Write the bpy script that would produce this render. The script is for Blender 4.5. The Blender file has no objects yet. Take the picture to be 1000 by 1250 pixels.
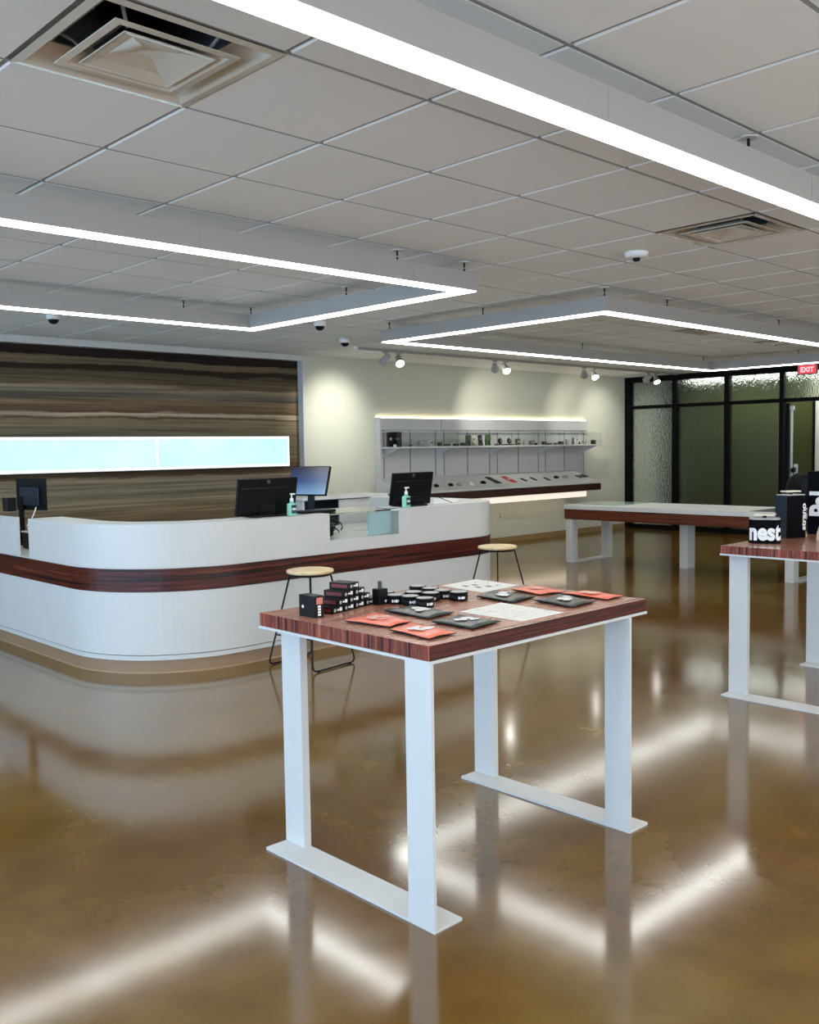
import bpy, bmesh, math, random
from mathutils import Vector, Matrix
random.seed(7)
C = bpy.context.scene.collection
S = bpy.context.scene
PI = math.pi

# ------------------------------------------------------------------ camera
cam_d = bpy.data.cameras.new('camera'); cam = bpy.data.objects.new('camera', cam_d); C.objects.link(cam)
S.camera = cam
cam_d.sensor_fit = 'HORIZONTAL'; cam_d.sensor_width = 36.0; cam_d.lens = 36.0*1.156
cam_d.clip_start = 0.05; cam_d.clip_end = 100
yaw, pit, rol = .8099, -.0666, -.0159
fw = Vector((math.cos(pit)*math.cos(yaw), math.cos(pit)*math.sin(yaw), math.sin(pit)))
rt = fw.cross(Vector((0, 0, 1))).normalized(); up = rt.cross(fw)
r1 = math.cos(rol)*rt + math.sin(rol)*up; u1 = -math.sin(rol)*rt + math.cos(rol)*up
R = Matrix((r1, u1, -fw)).transposed().to_4x4()
cam.matrix_world = Matrix.Translation((0, 0, 1.5)) @ R

# ------------------------------------------------------------------ light
S.view_settings.view_transform = 'Standard'; S.view_settings.look = 'None'
S.view_settings.gamma = 1.0; S.view_settings.use_curve_mapping = False
S.view_settings.exposure = 0.0
LENS = 15.0       # linear pendants
DAY = 520.0        # daylight through the window wall
w = bpy.data.worlds.new('world'); S.world = w; w.use_nodes = True
bg = w.node_tree.nodes['Background']; bg.inputs[0].default_value = (.62, .80, 1, 1); bg.inputs[1].default_value = 1.2
def area(name, loc, rot, sx, sy, power, col):
    l = bpy.data.lights.new(name, 'AREA'); l.shape = 'RECTANGLE'; l.size = sx; l.size_y = sy
    l.energy = power; l.color = col
    o = bpy.data.objects.new(name, l); C.objects.link(o); o.location = loc; o.rotation_euler = rot
    return o
area('window_daylight', (-4.3, 3.35, 1.52), (0, -PI/2, 0), 2.28, 12.4, DAY, (.44, .69, 1.0))
area('rear_fill_light', (4.5, -3.3, 1.45), (PI/2, 0, 0), 13.0, 2.1, 215.0, (1.0, .97, .93))  # added fill lamp behind the camera, brightens the ceiling

# ------------------------------------------------------------------ helpers
def lin(r, g, b):
    f = lambda c: (c/255/12.92) if c/255 <= .04045 else ((c/255+.055)/1.055)**2.4
    return (f(r), f(g), f(b), 1)
def mat(name, col, rough=.5, metal=0, spec=.5, emit=None, es=0, trans=0, ior=1.45, coat=0, noise=0, nscale=8, bump=0, bscale=200, alpha=1):
    m = bpy.data.materials.new(name); m.use_nodes = True
    nt = m.node_tree; b = nt.nodes['Principled BSDF']
    b.inputs['Base Color'].default_value = col
    b.inputs['Roughness'].default_value = rough; b.inputs['Metallic'].default_value = metal
    b.inputs['Specular IOR Level'].default_value = spec
    b.inputs['IOR'].default_value = ior; b.inputs['Transmission Weight'].default_value = trans
    b.inputs['Coat Weight'].default_value = coat
    b.inputs['Alpha'].default_value = alpha
    if emit: b.inputs['Emission Color'].default_value = emit; b.inputs['Emission Strength'].default_value = es
    tc = None
    if noise or bump:
        tc = nt.nodes.new('ShaderNodeTexCoord')
    if noise:
        n = nt.nodes.new('ShaderNodeTexNoise'); n.inputs['Scale'].default_value = nscale; n.inputs['Detail'].default_value = 4
        nt.links.new(tc.outputs['Object'], n.inputs['Vector'])
        cr = nt.nodes.new('ShaderNodeValToRGB'); e = cr.color_ramp.elements
        e[0].position = .3; e[1].position = .7
        e[0].color = tuple(c*(1-noise) for c in col[:3])+(1,); e[1].color = tuple(min(1, c*(1+noise)) for c in col[:3])+(1,)
        nt.links.new(n.outputs['Fac'], cr.inputs['Fac']); nt.links.new(cr.outputs['Color'], b.inputs['Base Color'])
    if bump:
        n = nt.nodes.new('ShaderNodeTexNoise'); n.inputs['Scale'].default_value = bscale; n.inputs['Detail'].default_value = 3
        nt.links.new(tc.outputs['Object'], n.inputs['Vector'])
        bp = nt.nodes.new('ShaderNodeBump'); bp.inputs['Strength'].default_value = bump; bp.inputs['Distance'].default_value = .01
        nt.links.new(n.outputs['Fac'], bp.inputs['Height']); nt.links.new(bp.outputs['Normal'], b.inputs['Normal'])
    return m
def ramp_mat(name, scale, stops, rough=.3, coat=0, detail=6, dist=.0, nscale=1.0, fine=None, spec=.5):
    m = bpy.data.materials.new(name); m.use_nodes = True
    nt = m.node_tree; b = nt.nodes['Principled BSDF']; L = nt.links.new
    tc = nt.nodes.new('ShaderNodeTexCoord'); mp = nt.nodes.new('ShaderNodeMapping'); mp.inputs['Scale'].default_value = scale
    L(tc.outputs['Object'], mp.inputs['Vector'])
    n = nt.nodes.new('ShaderNodeTexNoise'); n.inputs['Scale'].default_value = nscale; n.inputs['Detail'].default_value = detail
    n.inputs['Roughness'].default_value = .65; n.inputs['Distortion'].default_value = dist
    L(mp.outputs['Vector'], n.inputs['Vector'])
    cr = nt.nodes.new('ShaderNodeValToRGB'); e = cr.color_ramp.elements
    while len(e) > 1: e.remove(e[0])
    e[0].position = stops[0][0]; e[0].color = stops[0][1]
    for p, c in stops[1:]:
        k = e.new(p); k.color = c
    L(n.outputs['Fac'], cr.inputs['Fac']); L(cr.outputs['Color'], b.inputs['Base Color'])
    b.inputs['Roughness'].default_value = rough; b.inputs['Coat Weight'].default_value = coat; b.inputs['Specular IOR Level'].default_value = spec
    return m
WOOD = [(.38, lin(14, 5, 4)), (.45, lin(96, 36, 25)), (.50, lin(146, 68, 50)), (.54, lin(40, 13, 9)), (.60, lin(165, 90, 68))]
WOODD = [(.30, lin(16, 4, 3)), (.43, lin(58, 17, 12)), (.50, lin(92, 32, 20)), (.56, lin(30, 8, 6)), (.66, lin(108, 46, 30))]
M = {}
M['wood_top_sheen'] = ramp_mat('rosewood_top_sheen', (1.3, 34, 6), [(.34, lin(96, 52, 38)), (.43, lin(162, 104, 82)), (.5, lin(194, 134, 110)), (.56, lin(136, 82, 62)), (.64, lin(208, 154, 130))], .26, .3)  # grain colours lightened: reflected light on the top is painted in
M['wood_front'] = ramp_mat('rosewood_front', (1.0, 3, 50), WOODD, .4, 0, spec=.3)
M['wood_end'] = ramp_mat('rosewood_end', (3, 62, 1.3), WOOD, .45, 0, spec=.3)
M['wood_band'] = ramp_mat('rosewood_band', (.8, .8, 46), [(.36, lin(18, 5, 3)), (.45, lin(64, 20, 14)), (.50, lin(96, 36, 24)), (.54, lin(36, 10, 7)), (.62, lin(112, 50, 34))], .32, 0, spec=.35)
M['shelf_wood'] = ramp_mat('rosewood_ledge', (.7, 2, 30), [(.3, lin(28, 4, 6)), (.5, lin(52, 12, 12)), (.7, lin(70, 22, 18))], .3, .2)
M['white'] = mat('white_laminate', (.62, .62, .60, 1), .35, noise=.02, nscale=3)
M['white_metal'] = mat('white_powder_coat', (.60, .60, .59, 1), .38, noise=.015, nscale=6, bump=.03, bscale=600)
M['white_gloss'] = mat('white_gloss', (.85, .85, .84, 1), .18)
M['wall'] = mat('wall_paint', (.60, .605, .50, 1), .7, noise=.02, nscale=2, bump=.05, bscale=300)
M['wall_dark'] = mat('wall_paint_far', (.55, .55, .5, 1), .7, noise=.02, nscale=2)
M['tile'] = mat('ceiling_tile', (.82, .815, .79, 1), .9, noise=.02, nscale=1.1, bump=.12, bscale=420)
M['tbar'] = mat('tee_bar', (.30, .30, .30, 1), .5)
M['plenum'] = mat('plenum_dark', (.05, .05, .05, 1), .9)
M['housing'] = mat('fixture_housing', (.38, .365, .35, 1), .4, noise=.01, nscale=4)
M['lens'] = mat('lit_lens', (.9, .9, .9, 1), .5, emit=(.97, 1, .975, 1), es=LENS)
M['black'] = mat('black_metal', (.006, .006, .006, 1), .4, spec=.25, noise=.1, nscale=20)
M['black_plastic'] = mat('black_plastic', (.005, .005, .006, 1), .35, spec=.18)
M['mullion'] = mat('black_anodised', (.003, .003, .003, 1), .5, spec=.12)
M['kick'] = mat('taupe_kick', lin(150, 124, 98), .4, noise=.05, nscale=5)
M['base_tan'] = mat('tan_baseboard', lin(150, 125, 85), .4, noise=.06, nscale=6)
M['seatwood'] = ramp_mat('pale_ply', (3, 26, 30), [(.3, lin(205, 176, 128)), (.5, lin(226, 200, 155)), (.7, lin(236, 214, 174))], .4)
M['glass'] = mat('clear_glass', (.93, .98, .97, 1), .02, trans=1, ior=1.45)
M['vent'] = mat('vent_enamel', lin(206, 196, 180), .16, spec=.7, coat=.4, noise=.03, nscale=5)
M['duct'] = mat('duct_metal', (.32, .34, .36, 1), .35, metal=.6, noise=.2, nscale=9)
M['void'] = mat('duct_void', (.004, .004, .004, 1), .9)
M['green_wall'] = mat('green_wall_paint', lin(52, 60, 10), .7, noise=.04, nscale=2)
M['spot_lens'] = mat('spot_lens', (1, 1, 1, 1), .4, emit=(1, .97, .9, 1), es=25)
M['cove'] = mat('warm_led', (1, 1, 1, 1), .4, emit=(1, .83, .58, 1), es=5)
M['cove2'] = mat('warm_led_low', (1, 1, 1, 1), .4, emit=(1, .86, .66, 1), es=7)
M['shelf_panel'] = mat('shelf_panel_white', (.56, .56, .55, 1), .5, noise=.02, nscale=3)
M['seam'] = mat('joint_seam', (.27, .27, .27, 1), .5)
M['grey_line'] = mat('slot_grey', (.22, .22, .22, 1), .5)
M['red'] = mat('coral_foil', lin(236, 116, 88), .3, noise=.06, nscale=25)
M['red_dark'] = mat('deep_red_print', lin(112, 30, 30), .45)
M['red_card'] = mat('red_card', lin(190, 40, 40), .4)
M['grey_foil'] = mat('charcoal_foil', lin(58, 60, 54), .3, noise=.12, nscale=25)
M['black_box'] = mat('black_carton', (.008, .008, .008, 1), .45, spec=.2, noise=.2, nscale=40)
M['navy_box'] = mat('navy_black_board', (.002, .0025, .004, 1), .6, spec=.06, noise=.1, nscale=10)
M['print'] = mat('white_print', (.82, .82, .82, 1), .5)
M['print_grey'] = mat('grey_print', (.10, .10, .10, 1), .5)
M['paper'] = mat('paper', (.80, .79, .74, 1), .6, noise=.02, nscale=30)
M['tin_lid'] = mat('pale_tin_lid', (.42, .42, .40, 1), .3, noise=.25, nscale=60)
M['green'] = mat('green_pack', lin(58, 88, 40), .5, noise=.15, nscale=40)
M['cream'] = mat('cream_card', lin(222, 215, 190), .5, noise=.03, nscale=20)
M['cream_obj'] = mat('cream_ceramic', lin(226, 214, 190), .4, noise=.04, nscale=10)
M['stone'] = mat('grey_stone', lin(140, 140, 130), .6, noise=.2, nscale=60)
M['cork'] = mat('dark_stopper', lin(60, 72, 48), .5)
M['gel'] = mat('green_gel', lin(165, 235, 205), .1, trans=.25, ior=1.33, noise=.02)
M['label'] = mat('dark_label', lin(30, 60, 70), .4)
M['screen'] = None
M['alu'] = mat('grey_aluminium', (.50, .52, .52, 1), .35, metal=.3)
M['navyshade'] = mat('slate_blue', lin(70, 88, 108), .5, noise=.04)

# ---- special materials
def floor_mat():
    m = bpy.data.materials.new('polished_concrete'); m.use_nodes = True
    nt = m.node_tree; b = nt.nodes['Principled BSDF']; L = nt.links.new
    tc = nt.nodes.new('ShaderNodeTexCoord')
    n1 = nt.nodes.new('ShaderNodeTexNoise'); n1.inputs['Scale'].default_value = .55; n1.inputs['Detail'].default_value = 3; n1.inputs['Roughness'].default_value = .6; n1.inputs['Distortion'].default_value = .5
    n2 = nt.nodes.new('ShaderNodeTexNoise'); n2.inputs['Scale'].default_value = 5; n2.inputs['Detail'].default_value = 3; n2.inputs['Roughness'].default_value = .5
    n3 = nt.nodes.new('ShaderNodeTexNoise'); n3.inputs['Scale'].default_value = 26; n3.inputs['Detail'].default_value = 1
    for n in (n1, n2, n3): L(tc.outputs['Object'], n.inputs['Vector'])
    c1 = nt.nodes.new('ShaderNodeValToRGB'); e = c1.color_ramp.elements
    e[0].position = .34; e[0].color = lin(102, 68, 16); e[1].position = .68; e[1].color = lin(122, 98, 56)
    k = e.new(.5); k.color = lin(111, 82, 32)
    L(n1.outputs['Fac'], c1.inputs['Fac'])
    c2 = nt.nodes.new('ShaderNodeValToRGB'); e = c2.color_ramp.elements
    e[0].position = .3; e[0].color = (.85, .84, .82, 1); e[1].position = .72; e[1].color = (1.15, 1.15, 1.15, 1)
    L(n2.outputs['Fac'], c2.inputs['Fac'])
    mx = nt.nodes.new('ShaderNodeMixRGB'); mx.blend_type = 'MULTIPLY'; mx.inputs[0].default_value = 1
    L(c1.outputs['Color'], mx.inputs[1]); L(c2.outputs['Color'], mx.inputs[2])
    c3 = nt.nodes.new('ShaderNodeValToRGB'); e = c3.color_ramp.elements
    e[0].position = .3; e[0].color = (.97, .97, .97, 1); e[1].position = .7; e[1].color = (1.03, 1.03, 1.03, 1)
    L(n3.outputs['Fac'], c3.inputs['Fac'])
    mx2 = nt.nodes.new('ShaderNodeMixRGB'); mx2.blend_type = 'MULTIPLY'; mx2.inputs[0].default_value = 1
    L(mx.outputs[0], mx2.inputs[1]); L(c3.outputs['Color'], mx2.inputs[2])
    # fine pale hairline cracks
    vo = nt.nodes.new('ShaderNodeTexVoronoi'); vo.feature = 'DISTANCE_TO_EDGE'; vo.inputs['Scale'].default_value = 3.2
    nd = nt.nodes.new('ShaderNodeTexNoise'); nd.inputs['Scale'].default_value = 4; nd.inputs['Detail'].default_value = 6
    L(tc.outputs['Object'], nd.inputs['Vector'])
    ad = nt.nodes.new('ShaderNodeMixRGB'); ad.blend_type = 'ADD'; ad.inputs[0].default_value = .12
    L(tc.outputs['Object'], ad.inputs[1]); L(nd.outputs['Color'], ad.inputs[2]); L(ad.outputs[0], vo.inputs['Vector'])
    cc = nt.nodes.new('ShaderNodeValToRGB'); e = cc.color_ramp.elements
    e[0].position = 0; e[0].color = (1, 1, 1, 1); e[1].position = .012; e[1].color = (0, 0, 0, 1)
    L(vo.outputs['Distance'], cc.inputs['Fac'])
    gate = nt.nodes.new('ShaderNodeMath'); gate.operation = 'MULTIPLY'; L(cc.outputs['Color'], gate.inputs[0])
    g2 = nt.nodes.new('ShaderNodeValToRGB'); e = g2.color_ramp.elements; e[0].position = .5; e[0].color = (0, 0, 0, 1); e[1].position = .62; e[1].color = (.0, .0, .0, 1)
    L(n2.outputs['Fac'], g2.inputs['Fac']); L(g2.outputs['Color'], gate.inputs[1])
    mx3 = nt.nodes.new('ShaderNodeMixRGB'); mx3.inputs[2].default_value = lin(170, 150, 110); L(gate.outputs[0], mx3.inputs[0]); L(mx2.outputs[0], mx3.inputs[1])
    L(mx3.outputs[0], b.inputs['Base Color'])
    rr = nt.nodes.new('ShaderNodeMapRange'); rr.inputs['To Min'].default_value = .09; rr.inputs['To Max'].default_value = .14
    L(n2.outputs['Fac'], rr.inputs['Value']); L(rr.outputs['Result'], b.inputs['Roughness'])
    b.inputs['Specular IOR Level'].default_value = .5; b.inputs['IOR'].default_value = 1.85
    bp = nt.nodes.new('ShaderNodeBump'); bp.inputs['Strength'].default_value = .035; bp.inputs['Distance'].default_value = .01
    n4 = nt.nodes.new('ShaderNodeTexNoise'); n4.inputs['Scale'].default_value = 5; n4.inputs['Detail'].default_value = 3
    L(tc.outputs['Object'], n4.inputs['Vector']); L(n4.outputs['Fac'], bp.inputs['Height']); L(bp.outputs['Normal'], b.inputs['Normal'])
    n4.inputs['Roughness'].default_value = .4
    return m
M['floor'] = floor_mat()

def mural_mat():
    m = bpy.data.materials.new('strata_mural'); m.use_nodes = True
    nt = m.node_tree; b = nt.nodes['Principled BSDF']; L = nt.links.new
    tc = nt.nodes.new('ShaderNodeTexCoord'); sp = nt.nodes.new('ShaderNodeSeparateXYZ'); L(tc.outputs['Object'], sp.inputs[0])
    mp = nt.nodes.new('ShaderNodeMapping'); mp.inputs['Scale'].default_value = (.55, 1, 3.2); L(tc.outputs['Object'], mp.inputs['Vector'])
    n = nt.nodes.new('ShaderNodeTexNoise'); n.inputs['Scale'].default_value = 1.2; n.inputs['Detail'].default_value = 9; n.inputs['Roughness'].default_value = .66
    L(mp.outputs['Vector'], n.inputs['Vector'])
    a = nt.nodes.new('ShaderNodeMath'); a.operation = 'MULTIPLY_ADD'; a.inputs[1].default_value = .16; L(n.outputs['Fac'], a.inputs[0]); L(sp.outputs['Z'], a.inputs[2])
    mr = nt.nodes.new('ShaderNodeMapRange'); mr.inputs['From Min'].default_value = .08; mr.inputs['From Max'].default_value = 2.75
    L(a.outputs[0], mr.inputs['Value'])
    cr = nt.nodes.new('ShaderNodeValToRGB'); cr.color_ramp.interpolation = 'LINEAR'; e = cr.color_ramp.elements
    bands = [(2.62, (30, 20, 15)), (2.555, (26, 18, 14)), (2.545, (92, 80, 62)), (2.48, (88, 76, 60)), (2.465, (34, 24, 18)), (2.41, (38, 28, 20)),
             (2.39, (78, 68, 52)), (2.27, (84, 72, 54)), (2.235, (130, 116, 94)), (2.19, (104, 98, 86)), (2.13, (84, 80, 72)), (2.09, (112, 96, 74)),
             (2.00, (98, 80, 58)), (1.965, (82, 62, 46)), (1.945, (166, 154, 132)), (1.92, (150, 138, 116)), (1.90, (72, 58, 44)), (1.875, (122, 108, 84)),
             (1.79, (110, 98, 76)), (1.72, (96, 88, 72)), (1.50, (100, 90, 72)), (1.30, (70, 56, 42)), (1.235, (74, 60, 46)), (1.215, (134, 122, 100)),
             (1.14, (116, 108, 92)), (1.07, (136, 126, 106)), (1.03, (100, 94, 80)), (.98, (138, 126, 104)), (.80, (124, 108, 84)), (.5, (104, 90, 70))]
    bands = bands[::-1]
    first = True
    while len(e) > 1: e.remove(e[0])
    for z, c in bands:
        p = (z+.005-.0) ; p = (p - .0)
        pos = (z + .08 - .08)/(2.75-.08) - 0.0
        pos = (z + .005 - .0 + .075 - .08)/(2.67)
        pos = max(0, min(1, pos))
        if first: e[0].position = pos; e[0].color = lin(*c); first = False
        else: k = e.new(pos); k.color = lin(*c)
    L(mr.outputs['Result'], cr.inputs['Fac'])
    # fine streaks
    mp2 = nt.nodes.new('ShaderNodeMapping'); mp2.inputs['Scale'].default_value = (.6, 1, 40); L(tc.outputs['Object'], mp2.inputs['Vector'])
    n2 = nt.nodes.new('ShaderNodeTexNoise'); n2.inputs['Scale'].default_value = 1; n2.inputs['Detail'].default_value = 6; L(mp2.outputs['Vector'], n2.inputs['Vector'])
    c2 = nt.nodes.new('ShaderNodeValToRGB'); e2 = c2.color_ramp.elements; e2[0].position = .32; e2[0].color = (.72, .70, .66, 1); e2[1].position = .66; e2[1].color = (1.7, 1.66, 1.55, 1)
    L(n2.outputs['Fac'], c2.inputs['Fac'])
    mx = nt.nodes.new('ShaderNodeMixRGB'); mx.blend_type = 'MULTIPLY'; mx.inputs[0].default_value = 1
    L(cr.outputs['Color'], mx.inputs[1]); L(c2.outputs['Color'], mx.inputs[2]); L(mx.outputs[0], b.inputs['Base Color'])
    b.inputs['Roughness'].default_value = .6; b.inputs['Specular IOR Level'].default_value = .2
    return m
M['mural'] = mural_mat()
def lightbox_mat():
    m = bpy.data.materials.new('lightbox_film'); m.use_nodes = True
    nt = m.node_tree; b = nt.nodes['Principled BSDF']; L = nt.links.new
    tc = nt.nodes.new('ShaderNodeTexCoord'); n = nt.nodes.new('ShaderNodeTexNoise'); n.inputs['Scale'].default_value = 1.6; n.inputs['Detail'].default_value = 3
    L(tc.outputs['Object'], n.inputs['Vector'])
    cr = nt.nodes.new('ShaderNodeValToRGB'); e = cr.color_ramp.elements; e[0].position = .3; e[0].color = (.45, .77, .95, 1); e[1].position = .7; e[1].color = (.60, .87, 1, 1)
    L(n.outputs['Fac'], cr.inputs['Fac']); L(cr.outputs['Color'], b.inputs['Emission Color']); b.inputs['Emission Strength'].default_value = 1.14
    b.inputs['Base Color'].default_value = (.2, .2, .2, 1)
    return m
M['lightbox'] = lightbox_mat()
M['lightbox_edge'] = mat('lightbox_edge', (.9, .95, 1, 1), .4, emit=(.88, .98, 1, 1), es=1.3)
def tex_glass():
    m = bpy.data.materials.new('rain_textured_glass'); m.use_nodes = True
    nt = m.node_tree; b = nt.nodes['Principled BSDF']; L = nt.links.new
    b.inputs['Base Color'].default_value = (.90, .95, .90, 1); b.inputs['Transmission Weight'].default_value = 1; b.inputs['Roughness'].default_value = .18; b.inputs['IOR'].default_value = 1.3
    tc = nt.nodes.new('ShaderNodeTexCoord'); mp = nt.nodes.new('ShaderNodeMapping'); mp.inputs['Scale'].default_value = (1, 1, .6)
    L(tc.outputs['Object'], mp.inputs['Vector'])
    n = nt.nodes.new('ShaderNodeTexNoise'); n.inputs['Scale'].default_value = 38; n.inputs['Detail'].default_value = 3; L(mp.outputs['Vector'], n.inputs['Vector'])
    bp = nt.nodes.new('ShaderNodeBump'); bp.inputs['Strength'].default_value = 1.0; bp.inputs['Distance'].default_value = .02
    L(n.outputs['Fac'], bp.inputs['Height']); L(bp.outputs['Normal'], b.inputs['Normal'])
    return m
M['texglass'] = tex_glass()
def screen_mat():
    m = bpy.data.materials.new('lit_blue_screen'); m.use_nodes = True
    nt = m.node_tree; b = nt.nodes['Principled BSDF']; L = nt.links.new
    tc = nt.nodes.new('ShaderNodeTexCoord')
    sp = nt.nodes.new('ShaderNodeSeparateXYZ'); L(tc.outputs['Generated'], sp.inputs[0])
    cr = nt.nodes.new('ShaderNodeValToRGB'); e = cr.color_ramp.elements; e[0].position = 0; e[0].color = lin(120, 170, 215); e[1].position = .95; e[1].color = lin(14, 26, 50)
    k = e.new(.45); k.color = lin(44, 84, 140)
    L(sp.outputs['Z'], cr.inputs['Fac']); L(cr.outputs['Color'], b.inputs['Emission Color']); b.inputs['Emission Strength'].default_value = .8
    b.inputs['Base Color'].default_value = (.01, .01, .02, 1); b.inputs['Roughness'].default_value = .2
    return m
M['screen'] = screen_mat()
def exit_mat(): return mat('exit_red', (.6, .02, .03, 1), .4, emit=(1, .06, .09, 1), es=1.1)
M['exit'] = exit_mat()

# ---- geometry
def nb(): return bmesh.new()
def box(bm, x0, x1, y0, y1, z0, z1, mi=None, rot=None, piv=None):
    vs = [bm.verts.new(p) for p in ((x0,y0,z0),(x1,y0,z0),(x1,y1,z0),(x0,y1,z0),(x0,y0,z1),(x1,y0,z1),(x1,y1,z1),(x0,y1,z1))]
    fs = [(0,3,2,1),(4,5,6,7),(0,1,5,4),(1,2,6,5),(2,3,7,6),(3,0,4,7)]   # bottom top -y +x +y -x
    out = [bm.faces.new([vs[i] for i in f]) for f in fs]
    if mi:
        for f, i in zip(out, mi): f.material_index = i
    if rot is not None:
        bmesh.ops.rotate(bm, verts=vs, cent=piv or ((x0+x1)/2, (y0+y1)/2, z0), matrix=Matrix.Rotation(rot, 3, 'Z'))
    return vs
def rbox(bm, x0, x1, y0, y1, z0, z1, r=.003, seg=1):
    vs = box(bm, x0, x1, y0, y1, z0, z1)
    es = list({e for v in vs for e in v.link_edges})
    bmesh.ops.bevel(bm, geom=es, offset=r, segments=seg, affect='EDGES', profile=.5)
def prism(bm, pts, z0, z1, mi=None):
    a = [bm.verts.new((x, y, z0)) for x, y in pts]; b = [bm.verts.new((x, y, z1)) for x, y in pts]
    bm.faces.new(a[::-1]); bm.faces.new(b)
    n = len(pts)
    for i in range(n): bm.faces.new((a[i], a[(i+1) % n], b[(i+1) % n], b[i]))
    return a+b
def cyl(bm, c, r, z0, z1, n=16, r2=None):
    r2 = r if r2 is None else r2
    a = [bm.verts.new((c[0]+r*math.cos(2*PI*i/n), c[1]+r*math.sin(2*PI*i/n), z0)) for i in range(n)]
    b = [bm.verts.new((c[0]+r2*math.cos(2*PI*i/n), c[1]+r2*math.sin(2*PI*i/n), z1)) for i in range(n)]
    bm.faces.new(a[::-1]); bm.faces.new(b)
    for i in range(n): bm.faces.new((a[i], a[(i+1) % n], b[(i+1) % n], b[i]))
    return a+b
def lathe(bm, prof, c=(0,0,0), n=20, axis=None):
    rings = []
    new = []
    for r, z in prof:
        ring = [bm.verts.new((c[0]+r*math.cos(2*PI*i/n), c[1]+r*math.sin(2*PI*i/n), c[2]+z)) for i in range(n)]
        rings.append(ring); new += ring
    for k in range(len(rings)-1):
        for i in range(n): 
            f = bm.faces.new((rings[k][i], rings[k][(i+1) % n], rings[k+1][(i+1) % n], rings[k+1][i])); f.smooth = True
    bm.faces.new(rings[0][::-1]); bm.faces.new(rings[-1])
    if axis is not None:
        q = Vector((0, 0, 1)).rotation_difference(Vector(axis).normalized()).to_matrix()
        bmesh.ops.rotate(bm, verts=new, cent=c, matrix=q)
    return new
def tube(bm, path, r, n=8):
    path = [Vector(p) for p in path]; rings = []
    for i, p in enumerate(path):
        d = (path[min(i+1, len(path)-1)]-path[max(i-1, 0)]).normalized()
        a = d.cross(Vector((0, 0, 1)))
        if a.length < .1: a = d.cross(Vector((1, 0, 0)))
        a.normalize(); b = d.cross(a)
        rings.append([bm.verts.new(p + r*(math.cos(2*PI*k/n)*a+math.sin(2*PI*k/n)*b)) for k in range(n)])
    for i in range(len(rings)-1):
        for k in range(n):
            f = bm.faces.new((rings[i][k], rings[i][(k+1) % n], rings[i+1][(k+1) % n], rings[i+1][k])); f.smooth = True
    bm.faces.new(rings[0][::-1]); bm.faces.new(rings[-1])
def round_path(pts, r=.04, n=4):
    pts = [Vector(p) for p in pts]; out = [pts[0]]
    for i in range(1, len(pts)-1):
        a, b, c = pts[i-1], pts[i], pts[i+1]
        p0 = b+(a-b).normalized()*min(r, (a-b).length*.45); p1 = b+(c-b).normalized()*min(r, (c-b).length*.45)
        for k in range(n+1):
            t = k/n; out.append((1-t)**2*p0+2*t*(1-t)*b+t*t*p1)
    return out+[pts[-1]]
def world_off(p):
    v = Vector((0, 0, 0))
    while p is not None: v += p.location; p = p.parent
    return v
def obj(name, bm, m, parent=None, label=None, kind=None, smooth=False, world=True):
    bmesh.ops.recalc_face_normals(bm, faces=bm.faces)
    if parent is not None and world:
        bmesh.ops.translate(bm, verts=bm.verts, vec=-world_off(parent))
    me = bpy.data.meshes.new(name); bm.to_mesh(me); bm.free()
    for k in (m if isinstance(m, (list, tuple)) else [m]): me.materials.append(k)
    if smooth:
        for p in me.polygons: p.use_smooth = True
    o = bpy.data.objects.new(name, me); C.objects.link(o)
    if parent is not None: o.parent = parent
    if label: o['label'] = label
    if kind: o['kind'] = kind
    return o
def thing(name, label, cat, loc=(0,0,0), group=None, rz=0):
    o = bpy.data.objects.new(name, None); C.objects.link(o); o.location = loc; o.rotation_euler = (0, 0, rz); o.empty_display_size = .1
    o['label'] = label; o['category'] = cat
    if group: o['group'] = group
    return o
def tag(o, label, cat, group=None):
    o['label'] = label; o['category'] = cat
    if group: o['group'] = group
    return o
def recentre(o):   # move the origin of a single-mesh thing to its base centre
    me = o.data; xs = [v.co for v in me.vertices]
    c = Vector(((min(v.x for v in xs)+max(v.x for v in xs))/2, (min(v.y for v in xs)+max(v.y for v in xs))/2, min(v.z for v in xs)))
    me.transform(Matrix.Translation(-c)); o.location = o.location + c
    return o
def struct(name, bm, m, parent=None, **k):
    o = obj(name, bm, m, parent, **k)
    if parent is None: o['kind'] = 'structure'
    return o
def copy_tree(o, parent=None):
    c = o.copy(); C.objects.link(c)
    if parent is not None: c.parent = parent
    for ch in o.children: copy_tree(ch, c)
    return c
def text_bm(body, size, bold=0.0, res=3, narrow=1.0):
    cu = bpy.data.curves.new('t', 'FONT'); cu.body = body; cu.size = size; cu.offset = bold; cu.resolution_u = res; cu.align_x = 'CENTER'
    o = bpy.data.objects.new('t', cu); C.objects.link(o)
    bpy.context.view_layer.update()
    me = bpy.data.meshes.new_from_object(o.evaluated_get(bpy.context.evaluated_depsgraph_get()))
    bm = bmesh.new(); bm.from_mesh(me)
    bpy.data.objects.remove(o); bpy.data.curves.remove(cu); bpy.data.meshes.remove(me)
    for v in bm.verts: v.co.x *= narrow
    return bm
def place_bm(bm, origin, right, upv):   # text plane -> world
    R3 = Vector(right).normalized(); U3 = Vector(upv).normalized(); O = Vector(origin)
    for v in bm.verts: v.co = O + R3*v.co.x + U3*v.co.y

CZ = 2.715
YW = 9.78; XG = 14.77
XMIN, YMIN = -4.2, -3.2
# ------------------------------------------------------------------ room shell
bm = nb(); box(bm, XMIN-.15, 20, YMIN-.15, 12.2, -.12, 0); struct('floor', bm, M['floor'])
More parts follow.
